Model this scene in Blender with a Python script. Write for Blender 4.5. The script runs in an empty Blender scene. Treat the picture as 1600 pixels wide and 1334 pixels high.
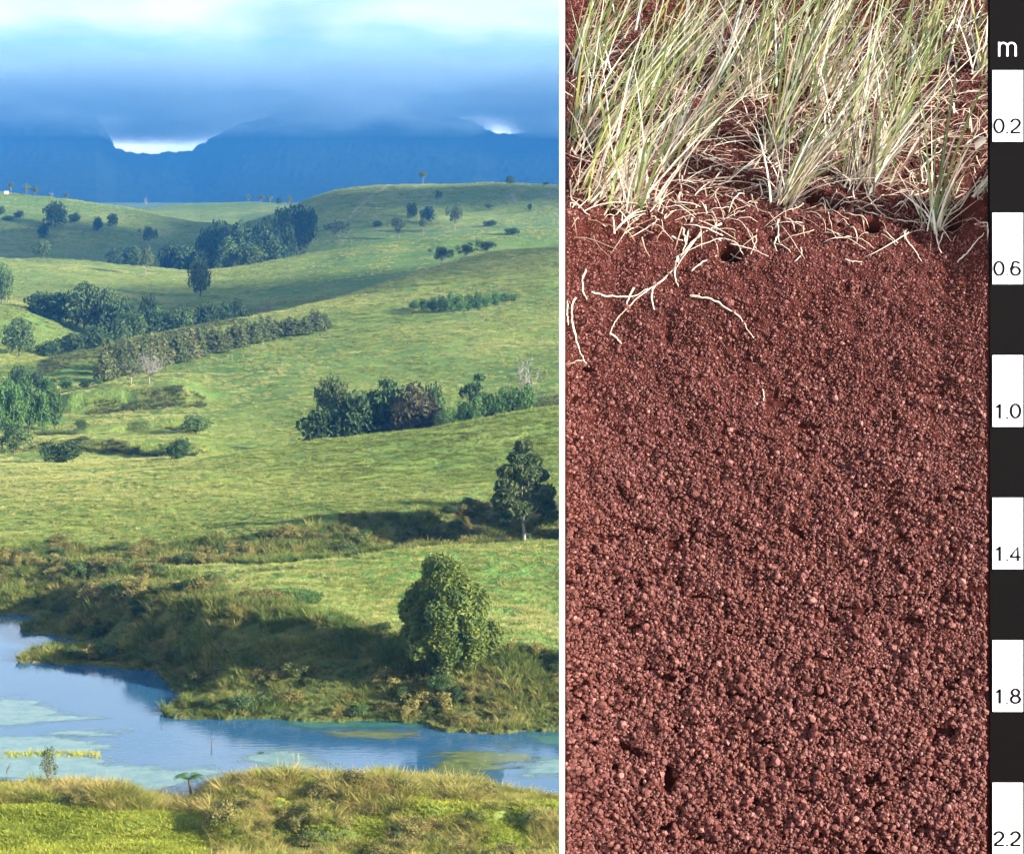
import bpy, math, random
import numpy as np

# ------------------------------------------------------------------ camera, sky, sun, exposure
S = bpy.context.scene
COL = S.collection
F, CX, HZ = 3330.0, 800.0, 300.0          # focal length, axis column and horizon row, in photograph pixels
cam_d = bpy.data.cameras.new('camera'); cam = bpy.data.objects.new('camera', cam_d); COL.objects.link(cam)
cam_d.sensor_fit = 'HORIZONTAL'; cam_d.sensor_width = 36.0; cam_d.lens = 36.0 * F / 1600.0
cam_d.shift_y = -(667.0 - HZ) / 1600.0
cam_d.clip_start = 0.1; cam_d.clip_end = 40000.0
cam.location = (0, 0, 0); cam.rotation_euler = (math.radians(90), 0, 0)
S.camera = cam
SUN_EL, SUN_BACK = math.radians(17), math.radians(25)
SUN = np.array([math.cos(SUN_EL) * math.cos(SUN_BACK), -math.cos(SUN_EL) * math.sin(SUN_BACK), math.sin(SUN_EL)])
world = bpy.data.worlds.new('World'); S.world = world; world.use_nodes = True
sun_d = bpy.data.lights.new('sun', 'SUN'); sun = bpy.data.objects.new('sun', sun_d); COL.objects.link(sun)
sun_d.energy = 5.0; sun_d.angle = math.radians(0.6); sun_d.color = (1.0, 0.93, 0.80)
from mathutils import Vector
sun.rotation_euler = Vector(-SUN).to_track_quat('-Z', 'Y').to_euler()
vs = S.view_settings; vs.view_transform = 'Standard'; vs.look = 'None'; vs.gamma = 1.0; vs.exposure = 2.12
vs.use_curve_mapping = False
S.cycles.use_denoising = True
S.cycles.use_adaptive_sampling = True; S.cycles.adaptive_threshold = 0.03; S.cycles.adaptive_min_samples = 16
S.cycles.max_bounces = 5; S.cycles.diffuse_bounces = 2; S.cycles.glossy_bounces = 2
S.cycles.transmission_bounces = 2; S.cycles.volume_bounces = 0; S.cycles.transparent_max_bounces = 6
S.cycles.volume_step_rate = 2.5; S.cycles.volume_max_steps = 256

def N(nt, typ, **kw):
    n = nt.nodes.new(typ)
    for k, v in kw.items():
        if k == 'inp':
            for a, b in v.items(): n.inputs[a].default_value = b
        else: setattr(n, k, v)
    return n
def L(nt, a, b): nt.links.new(a, b)
def mathn(nt, op, a, b=None, c=None):
    n = nt.nodes.new('ShaderNodeMath'); n.operation = op
    for i, v in enumerate((a, b, c)):
        if v is None: continue
        if isinstance(v, (int, float)): n.inputs[i].default_value = v
        else: L(nt, v, n.inputs[i])
    return n.outputs[0]
def ramp(nt, fac, stops, interp='LINEAR'):
    n = nt.nodes.new('ShaderNodeValToRGB'); n.color_ramp.interpolation = interp
    el = n.color_ramp.elements
    while len(el) < len(stops): el.new(0.5)
    for e, (p, c) in zip(el, stops): e.position = p; e.color = (*c, 1)
    if fac is not None: L(nt, fac, n.inputs[0])
    return n.outputs[0]
def noise(nt, vec, scale, detail=4, rough=0.55, out=0):
    n = nt.nodes.new('ShaderNodeTexNoise'); n.inputs['Scale'].default_value = scale
    n.inputs['Detail'].default_value = detail; n.inputs['Roughness'].default_value = rough
    if vec is not None: L(nt, vec, n.inputs['Vector'])
    return n.outputs[out]
def mixc(nt, fac, a, b, mode='MIX'):
    n = nt.nodes.new('ShaderNodeMix'); n.data_type = 'RGBA'; n.blend_type = mode; n.clamp_result = False
    for s, v in ((n.inputs[0], fac), (n.inputs[6], a), (n.inputs[7], b)):
        if isinstance(v, tuple): s.default_value = (*v, 1) if len(v) == 3 else v
        elif isinstance(v, (int, float)): s.default_value = v
        else: L(nt, v, s)
    return n.outputs[2]

def build_world():
    nt = world.node_tree; nt.nodes.clear()
    out = N(nt, 'ShaderNodeOutputWorld'); bg = N(nt, 'ShaderNodeBackground')
    tc = N(nt, 'ShaderNodeTexCoord'); sep = N(nt, 'ShaderNodeSeparateXYZ'); L(nt, tc.outputs['Generated'], sep.inputs[0])
    sky = N(nt, 'ShaderNodeTexSky'); sky.sky_type = 'NISHITA'; sky.sun_disc = False
    sky.sun_elevation = SUN_EL; sky.sun_rotation = math.atan2(SUN[0], SUN[1]); sky.air_density = 1.2; sky.dust_density = 0.6
    skyc = mixc(nt, 1.0, sky.outputs[0], (.12, .12, .12), 'MULTIPLY')
    h = mathn(nt, 'SQRT', mathn(nt, 'ADD', mathn(nt, 'POWER', sep.outputs[0], 2.0), mathn(nt, 'POWER', sep.outputs[1], 2.0)))
    e = mathn(nt, 'DIVIDE', sep.outputs[2], mathn(nt, 'MAXIMUM', h, 0.02))
    # stratus: streaks stretched along the horizon
    cv = N(nt, 'ShaderNodeCombineXYZ'); L(nt, sep.outputs[0], cv.inputs[0]); L(nt, sep.outputs[1], cv.inputs[1]); L(nt, mathn(nt, 'MULTIPLY', e, 3.0), cv.inputs[2])
    n1 = noise(nt, cv.outputs[0], 9.0, 5, 0.5); n2 = noise(nt, cv.outputs[0], 30.0, 4, 0.55)
    lift = mathn(nt, 'ADD', mathn(nt, 'MULTIPLY', mathn(nt, 'SUBTRACT', n1, 0.5), 0.030), mathn(nt, 'MULTIPLY', mathn(nt, 'SUBTRACT', n2, 0.5), 0.012))
    damp = mathn(nt, 'MULTIPLY', mathn(nt, 'SUBTRACT', e, 0.030), 25.0)
    lift = mathn(nt, 'MULTIPLY', lift, mathn(nt, 'MINIMUM', mathn(nt, 'MAXIMUM', damp, 0.10), 1.0))
    e2 = mathn(nt, 'MULTIPLY', mathn(nt, 'ADD', e, lift), 5.0)          # 0..0.2 -> 0..1
    band = ramp(nt, e2, [(0.0, (2.0, 2.2, 2.3)), (0.165, (2.7, 2.8, 2.8)), (0.180, (.14, .30, .50)), (0.22, (.16, .36, .58)),
                         (0.295, (.16, .42, .68)), (0.345, (.42, .68, .84)), (0.40, (.86, .98, 1.06)), (0.60, (.95, 1.04, 1.12)), (.78, (.80, .92, 1.04)), (1.0, (.95, 1.05, 1.14))])
    # broken cloud higher up
    dz = mathn(nt, 'ADD', mathn(nt, 'MAXIMUM', sep.outputs[2], 0.0), 0.12)
    c2 = N(nt, 'ShaderNodeCombineXYZ'); L(nt, mathn(nt, 'DIVIDE', sep.outputs[0], dz), c2.inputs[0]); L(nt, mathn(nt, 'DIVIDE', sep.outputs[1], dz), c2.inputs[1])
    nb = noise(nt, c2.outputs[0], 1.5, 6, 0.55)
    cov = ramp(nt, nb, [(0.44, (0, 0, 0)), (0.60, (1, 1, 1))])
    up = mixc(nt, mathn(nt, 'MULTIPLY', cov, 0.8), skyc, (.80, .86, .92))
    band = mixc(nt, 1.0, band, ramp(nt, noise(nt, cv.outputs[0], 8.0, 4, .5), [(.34, (.62, .78, .92)), (.62, (1.3, 1.27, 1.24))]), 'MULTIPLY')
    t = ramp(nt, e, [(0.29, (0, 0, 0)), (0.45, (1, 1, 1))])
    c = mixc(nt, t, band, up)
    L(nt, c, bg.inputs[0]); bg.inputs[1].default_value = 0.40; L(nt, bg.outputs[0], out.inputs[0])
build_world()

# ------------------------------------------------------------------ helpers
rng = np.random.default_rng(7); random.seed(7)
def tag(o, label=None, cat=None, group=None, kind=None):
    if label: o['label'] = label
    if cat: o['category'] = cat
    if group: o['group'] = group
    if kind: o['kind'] = kind
    return o
def mk_mesh(name, v, f, mats=(), smooth=False, fm=None):
    """v (n,3); f (m,k) array, or a list of such arrays with different k"""
    me = bpy.data.meshes.new(name); v = np.asarray(v, np.float32)
    fl = f if isinstance(f, list) else [f]
    fl = [np.asarray(a, np.int32) for a in fl if len(a)]
    me.vertices.add(len(v)); me.vertices.foreach_set('co', v.ravel())
    loops = np.concatenate([a.ravel() for a in fl]); tot = np.concatenate([np.full(len(a), a.shape[1], np.int32) for a in fl])
    start = np.concatenate([[0], np.cumsum(tot)[:-1]]).astype(np.int32)
    me.loops.add(len(loops)); me.loops.foreach_set('vertex_index', loops)
    me.polygons.add(len(tot)); me.polygons.foreach_set('loop_start', start)
    if fm is not None: me.polygons.foreach_set('material_index', np.asarray(fm, np.int32))
    me.update(calc_edges=True); me.polygons.foreach_set('use_smooth', np.full(len(tot), bool(smooth)))
    for m in (mats if isinstance(mats, (list, tuple)) else [mats]): me.materials.append(m)
    return me
def ob(name, me, parent=None, loc=(0, 0, 0), rz=0.0, sc=1.0):
    o = bpy.data.objects.new(name, me); COL.objects.link(o); o.location = loc; o.rotation_euler = (0, 0, rz)
    o.scale = sc if isinstance(sc, (tuple, list)) else (sc, sc, sc)
    if parent: o.parent = parent
    return o
def _h(ix, iy, s):
    n = (ix.astype(np.int64) * 374761393 + iy.astype(np.int64) * 668265263 + s * 974711) & 0x7fffffff
    n = ((n ^ (n >> 13)) * 1274126177) & 0x7fffffff
    return ((n ^ (n >> 16)) & 0xffff) / 65535.0
def vnoise(x, y, s=0):
    x = np.asarray(x, float); y = np.asarray(y, float)
    ix = np.floor(x); iy = np.floor(y); fx = x - ix; fy = y - iy
    fx = fx * fx * (3 - 2 * fx); fy = fy * fy * (3 - 2 * fy)
    a = _h(ix, iy, s); b = _h(ix + 1, iy, s); c = _h(ix, iy + 1, s); d = _h(ix + 1, iy + 1, s)
    return (a + (b - a) * fx) * (1 - fy) + (c + (d - c) * fx) * fy - 0.5
def fbm(x, y, o=4, s=0, g=0.5):
    r = 0; a = 1.0
    for k in range(o): r = r + a * vnoise(x * 2**k + 17.3 * k, y * 2**k - 9.1 * k, s + k); a *= g
    return r
class MB:
    def __init__(s): s.v = []; s.q = []; s.t = []; s.n = 0
    def add(s, v, q=None, t=None):
        v = np.asarray(v, float)
        if q is not None and len(q): s.q.append(np.asarray(q, np.int32) + s.n)
        if t is not None and len(t): s.t.append(np.asarray(t, np.int32) + s.n)
        s.v.append(v); s.n += len(v)
    def box(s, a, b):
        x0, y0, z0 = a; x1, y1, z1 = b
        s.add([(x0,y0,z0),(x1,y0,z0),(x1,y1,z0),(x0,y1,z0),(x0,y0,z1),(x1,y0,z1),(x1,y1,z1),(x0,y1,z1)],
              [(0,3,2,1),(4,5,6,7),(0,1,5,4),(1,2,6,5),(2,3,7,6),(3,0,4,7)])
    def tube(s, pts, r, k=6, cap=True):
        pts = np.asarray(pts, float); n = len(pts); r = np.broadcast_to(r, (n,))
        d = np.gradient(pts, axis=0); d /= np.linalg.norm(d, axis=1)[:, None] + 1e-9
        up = np.array([0.31, 0.87, 0.37]); a = np.cross(d, up); a /= np.linalg.norm(a, axis=1)[:, None] + 1e-9; b = np.cross(d, a)
        th = np.arange(k) * 2 * math.pi / k
        v = pts[:, None] + r[:, None, None] * (np.cos(th)[None, :, None] * a[:, None] + np.sin(th)[None, :, None] * b[:, None])
        i = np.arange(n - 1)[:, None] * k; j = np.arange(k)[None]; j2 = (j + 1) % k
        q = np.stack([i + j, i + j2, i + k + j2, i + k + j], -1).reshape(-1, 4)
        v = v.reshape(-1, 3); t = []
        if cap:
            v = np.vstack([v, pts[0], pts[-1]]); c0 = n * k
            t = [(c0, (a_ + 1) % k, a_) for a_ in range(k)] + [(c0 + 1, (n - 1) * k + a_, (n - 1) * k + (a_ + 1) % k) for a_ in range(k)]
        s.add(v, q, t)
    def ribbons(s, base, dirs, length, width, droop, seg=5, side=None, taper=0.9):
        """many curved tapering blades at once; base, dirs (n,3), length, width, droop (n,)"""
        n = len(base); t = np.linspace(0, 1, seg + 1)
        dirs = dirs / (np.linalg.norm(dirs, axis=1)[:, None] + 1e-9)
        hz = dirs.copy(); hz[:, 2] = 0; hl = np.linalg.norm(hz, axis=1)[:, None]; hz = hz / (hl + 1e-6)
        c = base[:, None] + dirs[:, None] * (length[:, None] * t)[..., None]
        c = c + hz[:, None] * (length * droop)[:, None, None] * (t**2)[None, :, None] * 0.7
        c[..., 2] -= (length * droop)[:, None] * (t**2.2)[None] * 0.6
        if side is None:
            a = rng.uniform(0, 2 * math.pi, n); side = np.stack([np.cos(a), np.sin(a), 0 * a], 1)
        w = width[:, None] * (1 - taper * t**1.6)[None] * 0.5
        l = c - side[:, None] * w[..., None]; r = c + side[:, None] * w[..., None]
        v = np.stack([l, r], 2).reshape(n, -1, 3)
        o = (np.arange(n) * (seg + 1) * 2)[:, None]; i = (np.arange(seg) * 2)[None]
        q = np.stack([o + i, o + i + 1, o + i + 3, o + i + 2], -1).reshape(-1, 4)
        s.add(v.reshape(-1, 3), q)
    def mesh(s, name, mats, smooth=False):
        f = []
        if s.q: f.append(np.vstack(s.q))
        if s.t: f.append(np.vstack(s.t))
        return mk_mesh(name, np.vstack(s.v), f, mats, smooth)

# ------------------------------------------------------------------ materials
def mat(name, color, rough=0.9, spec=0.2):
    m = bpy.data.materials.new(name); m.use_nodes = True; nt = m.node_tree
    p = nt.nodes['Principled BSDF']; p.inputs['Roughness'].default_value = rough; p.inputs['Specular IOR Level'].default_value = spec
    if isinstance(color, tuple): p.inputs['Base Color'].default_value = (*color, 1)
    return m, nt, p
def bump(nt, p, hgt, strength, dist):
    b = N(nt, 'ShaderNodeBump'); b.inputs['Strength'].default_value = strength; b.inputs['Distance'].default_value = dist
    L(nt, hgt, b.inputs['Height']); L(nt, b.outputs[0], p.inputs['Normal'])
def leaf_mat(name, dark, light, warm=None, scale=1.0, trans=0.25):
    """foliage: tone differs from tree to tree and from twig to twig"""
    m, nt, p = mat(name, dark, 0.6, 0.25)
    oi = N(nt, 'ShaderNodeObjectInfo'); geo = N(nt, 'ShaderNodeNewGeometry')
    n = noise(nt, geo.outputs['Position'], 0.55 * scale, 3)
    c = mixc(nt, ramp(nt, n, [(0.3, (0, 0, 0)), (0.7, (1, 1, 1))]), dark, light)
    if warm: c = mixc(nt, ramp(nt, oi.outputs['Random'], [(0.45, (0, 0, 0)), (1.0, (.8, .8, .8))]), c, warm)
    r = mathn(nt, 'ADD', mathn(nt, 'MULTIPLY', oi.outputs['Random'], 0.5), 0.75)
    hs = N(nt, 'ShaderNodeHueSaturation'); L(nt, c, hs.inputs['Color']); L(nt, r, hs.inputs['Value'])
    L(nt, hs.outputs[0], p.inputs['Base Color'])
    tr = N(nt, 'ShaderNodeBsdfTranslucent'); L(nt, hs.outputs[0], tr.inputs[0])
    mx = N(nt, 'ShaderNodeMixShader'); mx.inputs[0].default_value = trans
    L(nt, p.outputs[0], mx.inputs[1]); L(nt, tr.outputs[0], mx.inputs[2])
    L(nt, mx.outputs[0], nt.nodes['Material Output'].inputs[0])
    return m
M = {}
M['leaf_dark'] = leaf_mat('leaf_dark', (.022, .050, .018), (.060, .105, .030))
M['leaf_oval'] = leaf_mat('leaf_oval', (.040, .074, .016), (.150, .180, .030), trans=.25)
M['leaf_gum'] = leaf_mat('leaf_gum', (.045, .078, .024), (.130, .165, .048))
M['leaf_mid'] = leaf_mat('leaf_mid', (.036, .072, .022), (.100, .150, .042))
M['leaf_bright'] = leaf_mat('leaf_bright', (.042, .105, .028), (.110, .195, .048))
M['leaf_conifer'] = leaf_mat('leaf_conifer', (.060, .095, .030), (.140, .165, .055), (.120, .115, .045))
M['leaf_brown'] = leaf_mat('leaf_brown', (.060, .055, .028), (.105, .090, .045))
M['twig_grey'] = leaf_mat('twig_grey', (.16, .15, .13), (.28, .26, .22), trans=.05)
def bark(name, a, b):
    m, nt, p = mat(name, a)
    tc = N(nt, 'ShaderNodeTexCoord'); n = noise(nt, tc.outputs['Object'], 14, 4)
    L(nt, mixc(nt, n, a, b), p.inputs['Base Color']); return m
M['bark_pale'] = bark('bark_pale', (.15, .13, .10), (.32, .29, .24)); M['bark_dark'] = bark('bark_dark', (.05, .04, .03), (.12, .10, .08))
def grass_mat(name, stops, patch, scale, trans=.3):
    """tussock: colour by tussock and by drifts of drier or greener ground"""
    m, nt, p = mat(name, (.1, .15, .04), 0.8, 0.1)
    oi = N(nt, 'ShaderNodeObjectInfo'); geo = N(nt, 'ShaderNodeNewGeometry')
    n = noise(nt, geo.outputs['Position'], scale, 4)
    f = mathn(nt, 'ADD', mathn(nt, 'MULTIPLY', oi.outputs['Random'], 1 - patch), mathn(nt, 'MULTIPLY', ramp(nt, n, [(.3, (0, 0, 0)), (.7, (1, 1, 1))]), patch))
    c = ramp(nt, f, stops); L(nt, c, p.inputs['Base Color'])
    tr = N(nt, 'ShaderNodeBsdfTranslucent'); L(nt, c, tr.inputs[0])
    mx = N(nt, 'ShaderNodeMixShader'); mx.inputs[0].default_value = trans
    L(nt, p.outputs[0], mx.inputs[1]); L(nt, tr.outputs[0], mx.inputs[2]); L(nt, mx.outputs[0], nt.nodes['Material Output'].inputs[0])
    return m
M['pasture'] = grass_mat('pasture', [(0, (.085, .130, .026)), (.35, (.200, .245, .055)), (.7, (.390, .390, .130)), (1, (.500, .440, .190))], .5, .018)
M['rough'] = grass_mat('rough', [(0, (.040, .085, .020)), (.35, (.105, .150, .034)), (.65, (.215, .220, .060)), (1, (.360, .280, .105))], .62, .22)
M['shoregrass'] = grass_mat('shoregrass', [(0, (.085, .125, .018)), (.35, (.230, .235, .045)), (.65, (.380, .320, .105)), (1, (.420, .270, .100))], .6, .25)
M['lush'] = grass_mat('lush', [(0, (.15, .20, .02)), (.6, (.32, .35, .045)), (1, (.46, .41, .08))], .5, .2)
M['weed'] = grass_mat('weed', [(0, (.035, .090, .022)), (1, (.085, .165, .045))], .4, .2)
M['weed_dark'] = grass_mat('weed_dark', [(0, (.032, .062, .024)), (.6, (.080, .100, .034)), (1, (.180, .140, .055))], .4, .2)  # grass darkened to stand for shade on the steps and in the dips
# ------------------------------------------------------------------ terrain
def layer(pts, Y=None):
    a = np.array(pts, float); px = a[:, 0]; py = a[:, 1]; d = a[:, 2] if Y is None else np.full(len(a), float(Y))
    return lambda x: (np.interp(x, px, py), np.interp(x, px, d))
def zl(z, Y): return lambda x: (np.full_like(x, HZ - z * F / Y), np.full_like(x, float(Y)))
LAY = [zl(-1.9, 2.5), zl(-2.0, 4.5), zl(-2.3, 6.5), zl(-3.3, 9), zl(-7.2, 20), zl(-20.6, 60), zl(-34, 100), zl(-40.4, 120),
  layer([(0, 1338), (870, 1338)], 143),
  layer([(0, 1262), (280, 1270), (400, 1252), (870, 1264)], 150.5),
  layer([(-300, 1226), (0, 1226), (150, 1240), (250, 1250), (300, 1258), (350, 1222), (430, 1208), (600, 1226), (760, 1240), (870, 1244)], 156.5),
  zl(-45.8, 165),
  layer([(-400, 952, 230), (0, 961, 226), (100, 996, 214.5), (250, 1063, 196), (300, 1109, 185), (450, 1120, 182.5), (600, 1124, 181.5), (700, 1140, 178), (870, 1140, 178)]),
  layer([(-400, 940, 235), (0, 943, 230), (100, 955, 219), (180, 938, 214), (260, 924, 210), (360, 938, 203), (450, 950, 199), (520, 975, 196), (620, 1000, 192.5), (870, 1020, 190)]),
  layer([(-400, 915, 240), (0, 905, 239), (100, 918, 232), (260, 905, 222), (450, 905, 214), (620, 930, 210), (870, 940, 212)]),
  layer([(-400, 880, 247), (0, 876, 245), (100, 882, 242), (260, 884, 233), (430, 882, 227), (560, 868, 231), (700, 854, 238), (870, 845, 243)]),
  layer([(0, 872, 247), (100, 876, 246), (260, 878, 238), (430, 880, 234), (560, 874, 240), (700, 866, 246), (870, 856, 250)]),
  layer([(0, 858, 252), (200, 852, 251), (330, 846, 248), (430, 838, 246), (560, 815, 250), (700, 792, 256), (870, 788, 259)]),
  layer([(0, 810, 274), (450, 768, 285), (870, 716, 292)]),
  layer([(-400, 770, 300), (0, 752, 305), (150, 737, 312), (300, 716, 320), (460, 690, 326), (690, 663, 330), (870, 632, 332), (1100, 600, 340)]),
  layer([(0, 724, 345), (150, 716, 355), (300, 712, 352), (460, 716, 352), (690, 692, 354), (870, 656, 354)]),
  layer([(0, 692, 392), (150, 691, 395), (300, 684, 400), (460, 684, 400), (690, 664, 405), (870, 636, 400)]),
  layer([(0, 655, 432), (150, 650, 440), (300, 640, 440), (460, 630, 440), (690, 614, 440), (870, 598, 440)]),
  layer([(0, 612, 485), (150, 602, 500), (300, 585, 510), (460, 563, 520), (690, 528, 535), (870, 508, 545)]),
  layer([(-400, 590, 540), (0, 575, 540), (75, 562, 558), (150, 547, 575), (260, 521, 600), (380, 497, 625), (520, 468, 665), (690, 419, 742), (760, 406, 770), (870, 394, 790), (1100, 385, 800)]),
  layer([(0, 545, 590), (75, 556, 600), (150, 557, 622), (260, 534, 650), (380, 510, 678), (520, 480, 715), (690, 430, 790), (870, 404, 835)]),
  layer([(-200, 470, 690), (0, 478, 680), (75, 503, 690), (150, 524, 700), (260, 512, 718), (380, 494, 735), (520, 470, 765), (690, 424, 832), (870, 399, 872)]),
  layer([(0, 468, 780), (75, 472, 790), (150, 480, 790), (260, 478, 790), (380, 468, 800), (520, 442, 830), (690, 408, 885), (870, 390, 910)]),
  layer([(-300, 395, 950), (0, 402, 950), (110, 404, 955), (200, 415, 955), (290, 421, 955), (350, 417, 955), (440, 408, 960), (520, 396, 965), (590, 386, 970), (700, 377, 975), (870, 362, 990)]),
  layer([(0, 411), (110, 414), (200, 424), (290, 430), (350, 426), (440, 415), (520, 402), (590, 392), (700, 383), (870, 367)], 1070),
  layer([(0, 372), (150, 376), (260, 394), (380, 388), (440, 372), (520, 350), (690, 336), (870, 332)], 1250),
  layer([(-400, 295), (0, 300), (100, 312), (200, 326), (300, 345), (380, 352), (430, 336), (480, 311), (530, 295), (600, 288), (700, 288), (790, 284), (870, 292), (1100, 300)], 1450),
  layer([(0, 312), (200, 338), (300, 348), (380, 347), (480, 325), (600, 303), (870, 305)], 1680),
  layer([(0, 318), (180, 329), (280, 319), (400, 315), (440, 319), (600, 315), (870, 315)], 2000),
  zl(-30, 2800), zl(-25, 5000)]
def pchip(x, y, xs):
    h = np.diff(x); d = np.diff(y) / h; m = np.zeros_like(y)
    ok = d[1:] * d[:-1] > 0; w1 = 2 * h[1:] + h[:-1]; w2 = h[1:] + 2 * h[:-1]
    with np.errstate(divide='ignore', invalid='ignore'): mm = (w1 + w2) / (w1 / d[:-1] + w2 / d[1:])
    m[1:-1] = np.where(ok, mm, 0); m[0] = d[0]; m[-1] = d[-1]
    i = np.clip(np.searchsorted(x, xs) - 1, 0, len(x) - 2); t = (xs - x[i]) / h[i]
    return (2*t**3-3*t**2+1)*y[i] + (t**3-2*t**2+t)*h[i]*m[i] + (-2*t**3+3*t**2)*y[i+1] + (t**3-t**2)*h[i]*m[i+1]
GX = np.concatenate([np.linspace(-2600, -120, 50), np.arange(-100, 1000, 2.5), np.linspace(1020, 4200, 60)])
GY = np.concatenate([np.geomspace(2.5, 138, 70)[:-1], np.geomspace(138, 262, 330)[:-1], np.geomspace(262, 460, 170)[:-1], np.geomspace(460, 1000, 190)[:-1], np.geomspace(1000, 1500, 80)[:-1], np.geomspace(1500, 5000, 40)])
PX, PYD = np.meshgrid(GX, GY)                    # rows by distance, columns by direction
lp = [l(GX) for l in LAY]
ctlY = np.log(np.stack([b for a, b in lp])); ctlP = np.stack([a for a, b in lp])
# ease the kinks between directions
def smooth_cols(a, k=9):
    ker = np.hanning(2 * k + 3)[1:-1]; ker /= ker.sum()
    return np.stack([np.convolve(np.pad(r, k, 'edge'), ker, 'valid') for r in a])
lg = np.log(GY); PROW = np.empty((len(GY), len(GX)))
sy = smooth_cols(ctlY); sp = smooth_cols(ctlP)
for j in range(len(GX)): PROW[:, j] = pchip(sy[:, j], sp[:, j], lg)
X = (PX - CX) / F * PYD; Y = PYD.copy(); Z = -(PROW - HZ) / F * PYD
ZP = -45.0
def unproj(px, py): d = -ZP * F / (py - HZ); return ((px - CX) / F * d, d)
SHORE = [(-500, 1226), (0, 1222), (140, 1235), (240, 1250), (300, 1262), (335, 1225), (420, 1208), (600, 1224), (760, 1240), (880, 1244), (1500, 1245),
  (1500, 1138), (870, 1141), (790, 1146), (700, 1142), (650, 1130), (600, 1124), (500, 1127), (400, 1122), (320, 1124), (262, 1120), (256, 1110), (268, 1098), (296, 1086), (270, 1078), (262, 1063), (243, 1046), (180, 1042),
  (110, 1038), (36, 1034), (34, 1026), (60, 1018), (90, 1012), (150, 1003), (105, 997), (40, 988), (36, 980), (58, 970), (60, 962), (30, 960), (-100, 958), (-500, 955)]
POND = np.array([unproj(*p) for p in SHORE])
def sdf(x, y, poly):
    """signed distance to a closed outline, negative inside"""
    sh = x.shape; x = x.ravel(); y = y.ravel(); d = np.full(x.shape, 1e9); ins = np.zeros(x.shape, bool)
    for (ax, ay), (bx, by) in zip(poly, np.roll(poly, -1, 0)):
        ex, ey = bx - ax, by - ay; t = np.clip(((x - ax) * ex + (y - ay) * ey) / (ex * ex + ey * ey), 0, 1)
        d = np.minimum(d, (x - ax - t * ex)**2 + (y - ay - t * ey)**2)
        c = (ay > y) != (by > y)
        with np.errstate(divide='ignore', invalid='ignore'): ins ^= c & (x < (bx - ax) * (y - ay) / (by - ay + 1e-12) + ax)
    return (np.sqrt(d) * np.where(ins, -1, 1)).reshape(sh)
near = (PYD > 135) & (PYD < 262)
SD = np.full(PX.shape, 99.0); SD[near] = sdf(X[near], Y[near], POND)
SD = SD + np.where(near, 0.8 * fbm(X * .5, Y * .5, 3, 5), 0)
bankw = np.where(Y > 170, 5.0, 3.0)
s = np.clip(SD / bankw, 0, 1); s = s * s * (3 - 2 * s)
zout = ZP + 0.28 + np.maximum(Z - ZP - .28, 0.12 * np.clip(SD, 0, 3)) * s
Z = np.where(SD < 0, ZP - np.clip(-SD * .5, 0.1, 1.5), np.where(SD < bankw, zout, np.maximum(Z, ZP + .5)) if True else Z)
Z = np.where(near, Z, -(PROW - HZ) / F * PYD)
# rough ground, cattle terraces, hummocks
amp = np.clip((PYD - 60) / 80, 0.05, 1)
Z += np.where((PYD > 136) & (PYD < 160) & (SD > .2), np.clip(SD / 3, 0, 1) * np.clip((PYD - 136) / 6, 0, 1) * (np.maximum(fbm(X / 3.2, Y / 3.0, 2, 17), -.1)) * np.where((PX > 320) | (PYD > 151), 1.5, .3), 0)
lowres = np.clip(PYD / 400, .6, 3)
Z += amp * (0.7 * fbm(X / 26, Y / 26, 3, 11) * np.clip(PYD / 250, .5, 2) + 0.34 * fbm(X / 4.2, Y / 2.6, 3, 21) + 8.5 * fbm(X / 120, Y / 120, 2, 15) * np.clip((PYD - 480) / 600, 0, 1) * np.clip((1600 - PYD) / 300, 0, 1)) * np.where(SD < 1.2, .25, 1)
Z += amp * 3.0 * fbm(X / 48, Y / 70, 2, 19) * np.clip((PYD - 270) / 120, 0, 1) * np.clip((900 - PYD) / 200, 0, 1)
Z += amp * 0.16 * np.maximum(fbm(X / 7.5 + 1.5 * fbm(X / 9, Y / 9, 2, 3), (Y * 1.0 + Z * 2) / 1.7, 2, 31), 0) * np.where(SD < 2, 0, 1)
# steps in the valley floor
def between(a, b, v, soft): return 1 / (1 + np.exp(-(v - a) / soft)) * 1 / (1 + np.exp((v - b) / soft))
def terrace(px0, px1, y0, h, w):
    global Z
    yy = y0 + 2.5 * fbm(PX / 60, PX * 0, 3, int(y0)); m = between(px0, px1, PX, 12)
    Z += m * h * (np.exp(-np.maximum(PYD - yy, 0) / w * .35) * (1 / (1 + np.exp(-(PYD - yy) / .45))))
terrace(85, 310, 444, 4.4, 14); terrace(130, 300, 408, 2.2, 8); terrace(60, 330, 372, 2.4, 9)
def zt(x, y):
    """height of the ground"""
    x = np.asarray(x, float); y = np.asarray(y, float)
    p = CX + F * x / y; j = np.clip(np.searchsorted(GX, p) - 1, 0, len(GX) - 2); i = np.clip(np.searchsorted(GY, y) - 1, 0, len(GY) - 2)
    u = np.clip((p - GX[j]) / (GX[j + 1] - GX[j]), 0, 1); v = np.clip((y - GY[i]) / (GY[i + 1] - GY[i]), 0, 1)
    return (Z[i, j] * (1 - u) + Z[i, j + 1] * u) * (1 - v) + (Z[i + 1, j] * (1 - u) + Z[i + 1, j + 1] * u) * v
def grid_at(A, x, y):
    p = CX + F * x / y; j = np.clip(np.searchsorted(GX, p), 0, len(GX) - 1); i = np.clip(np.searchsorted(GY, y), 0, len(GY) - 1); return A[i, j]
def hit(px, py):
    """nearest ground seen at that place of the photograph"""
    ys = GY[(GY > 138)]; zs = zt((px - CX) / F * ys, ys); rows = HZ - zs / ys * F
    k = np.argmax(rows <= py); return ys[k]
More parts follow.
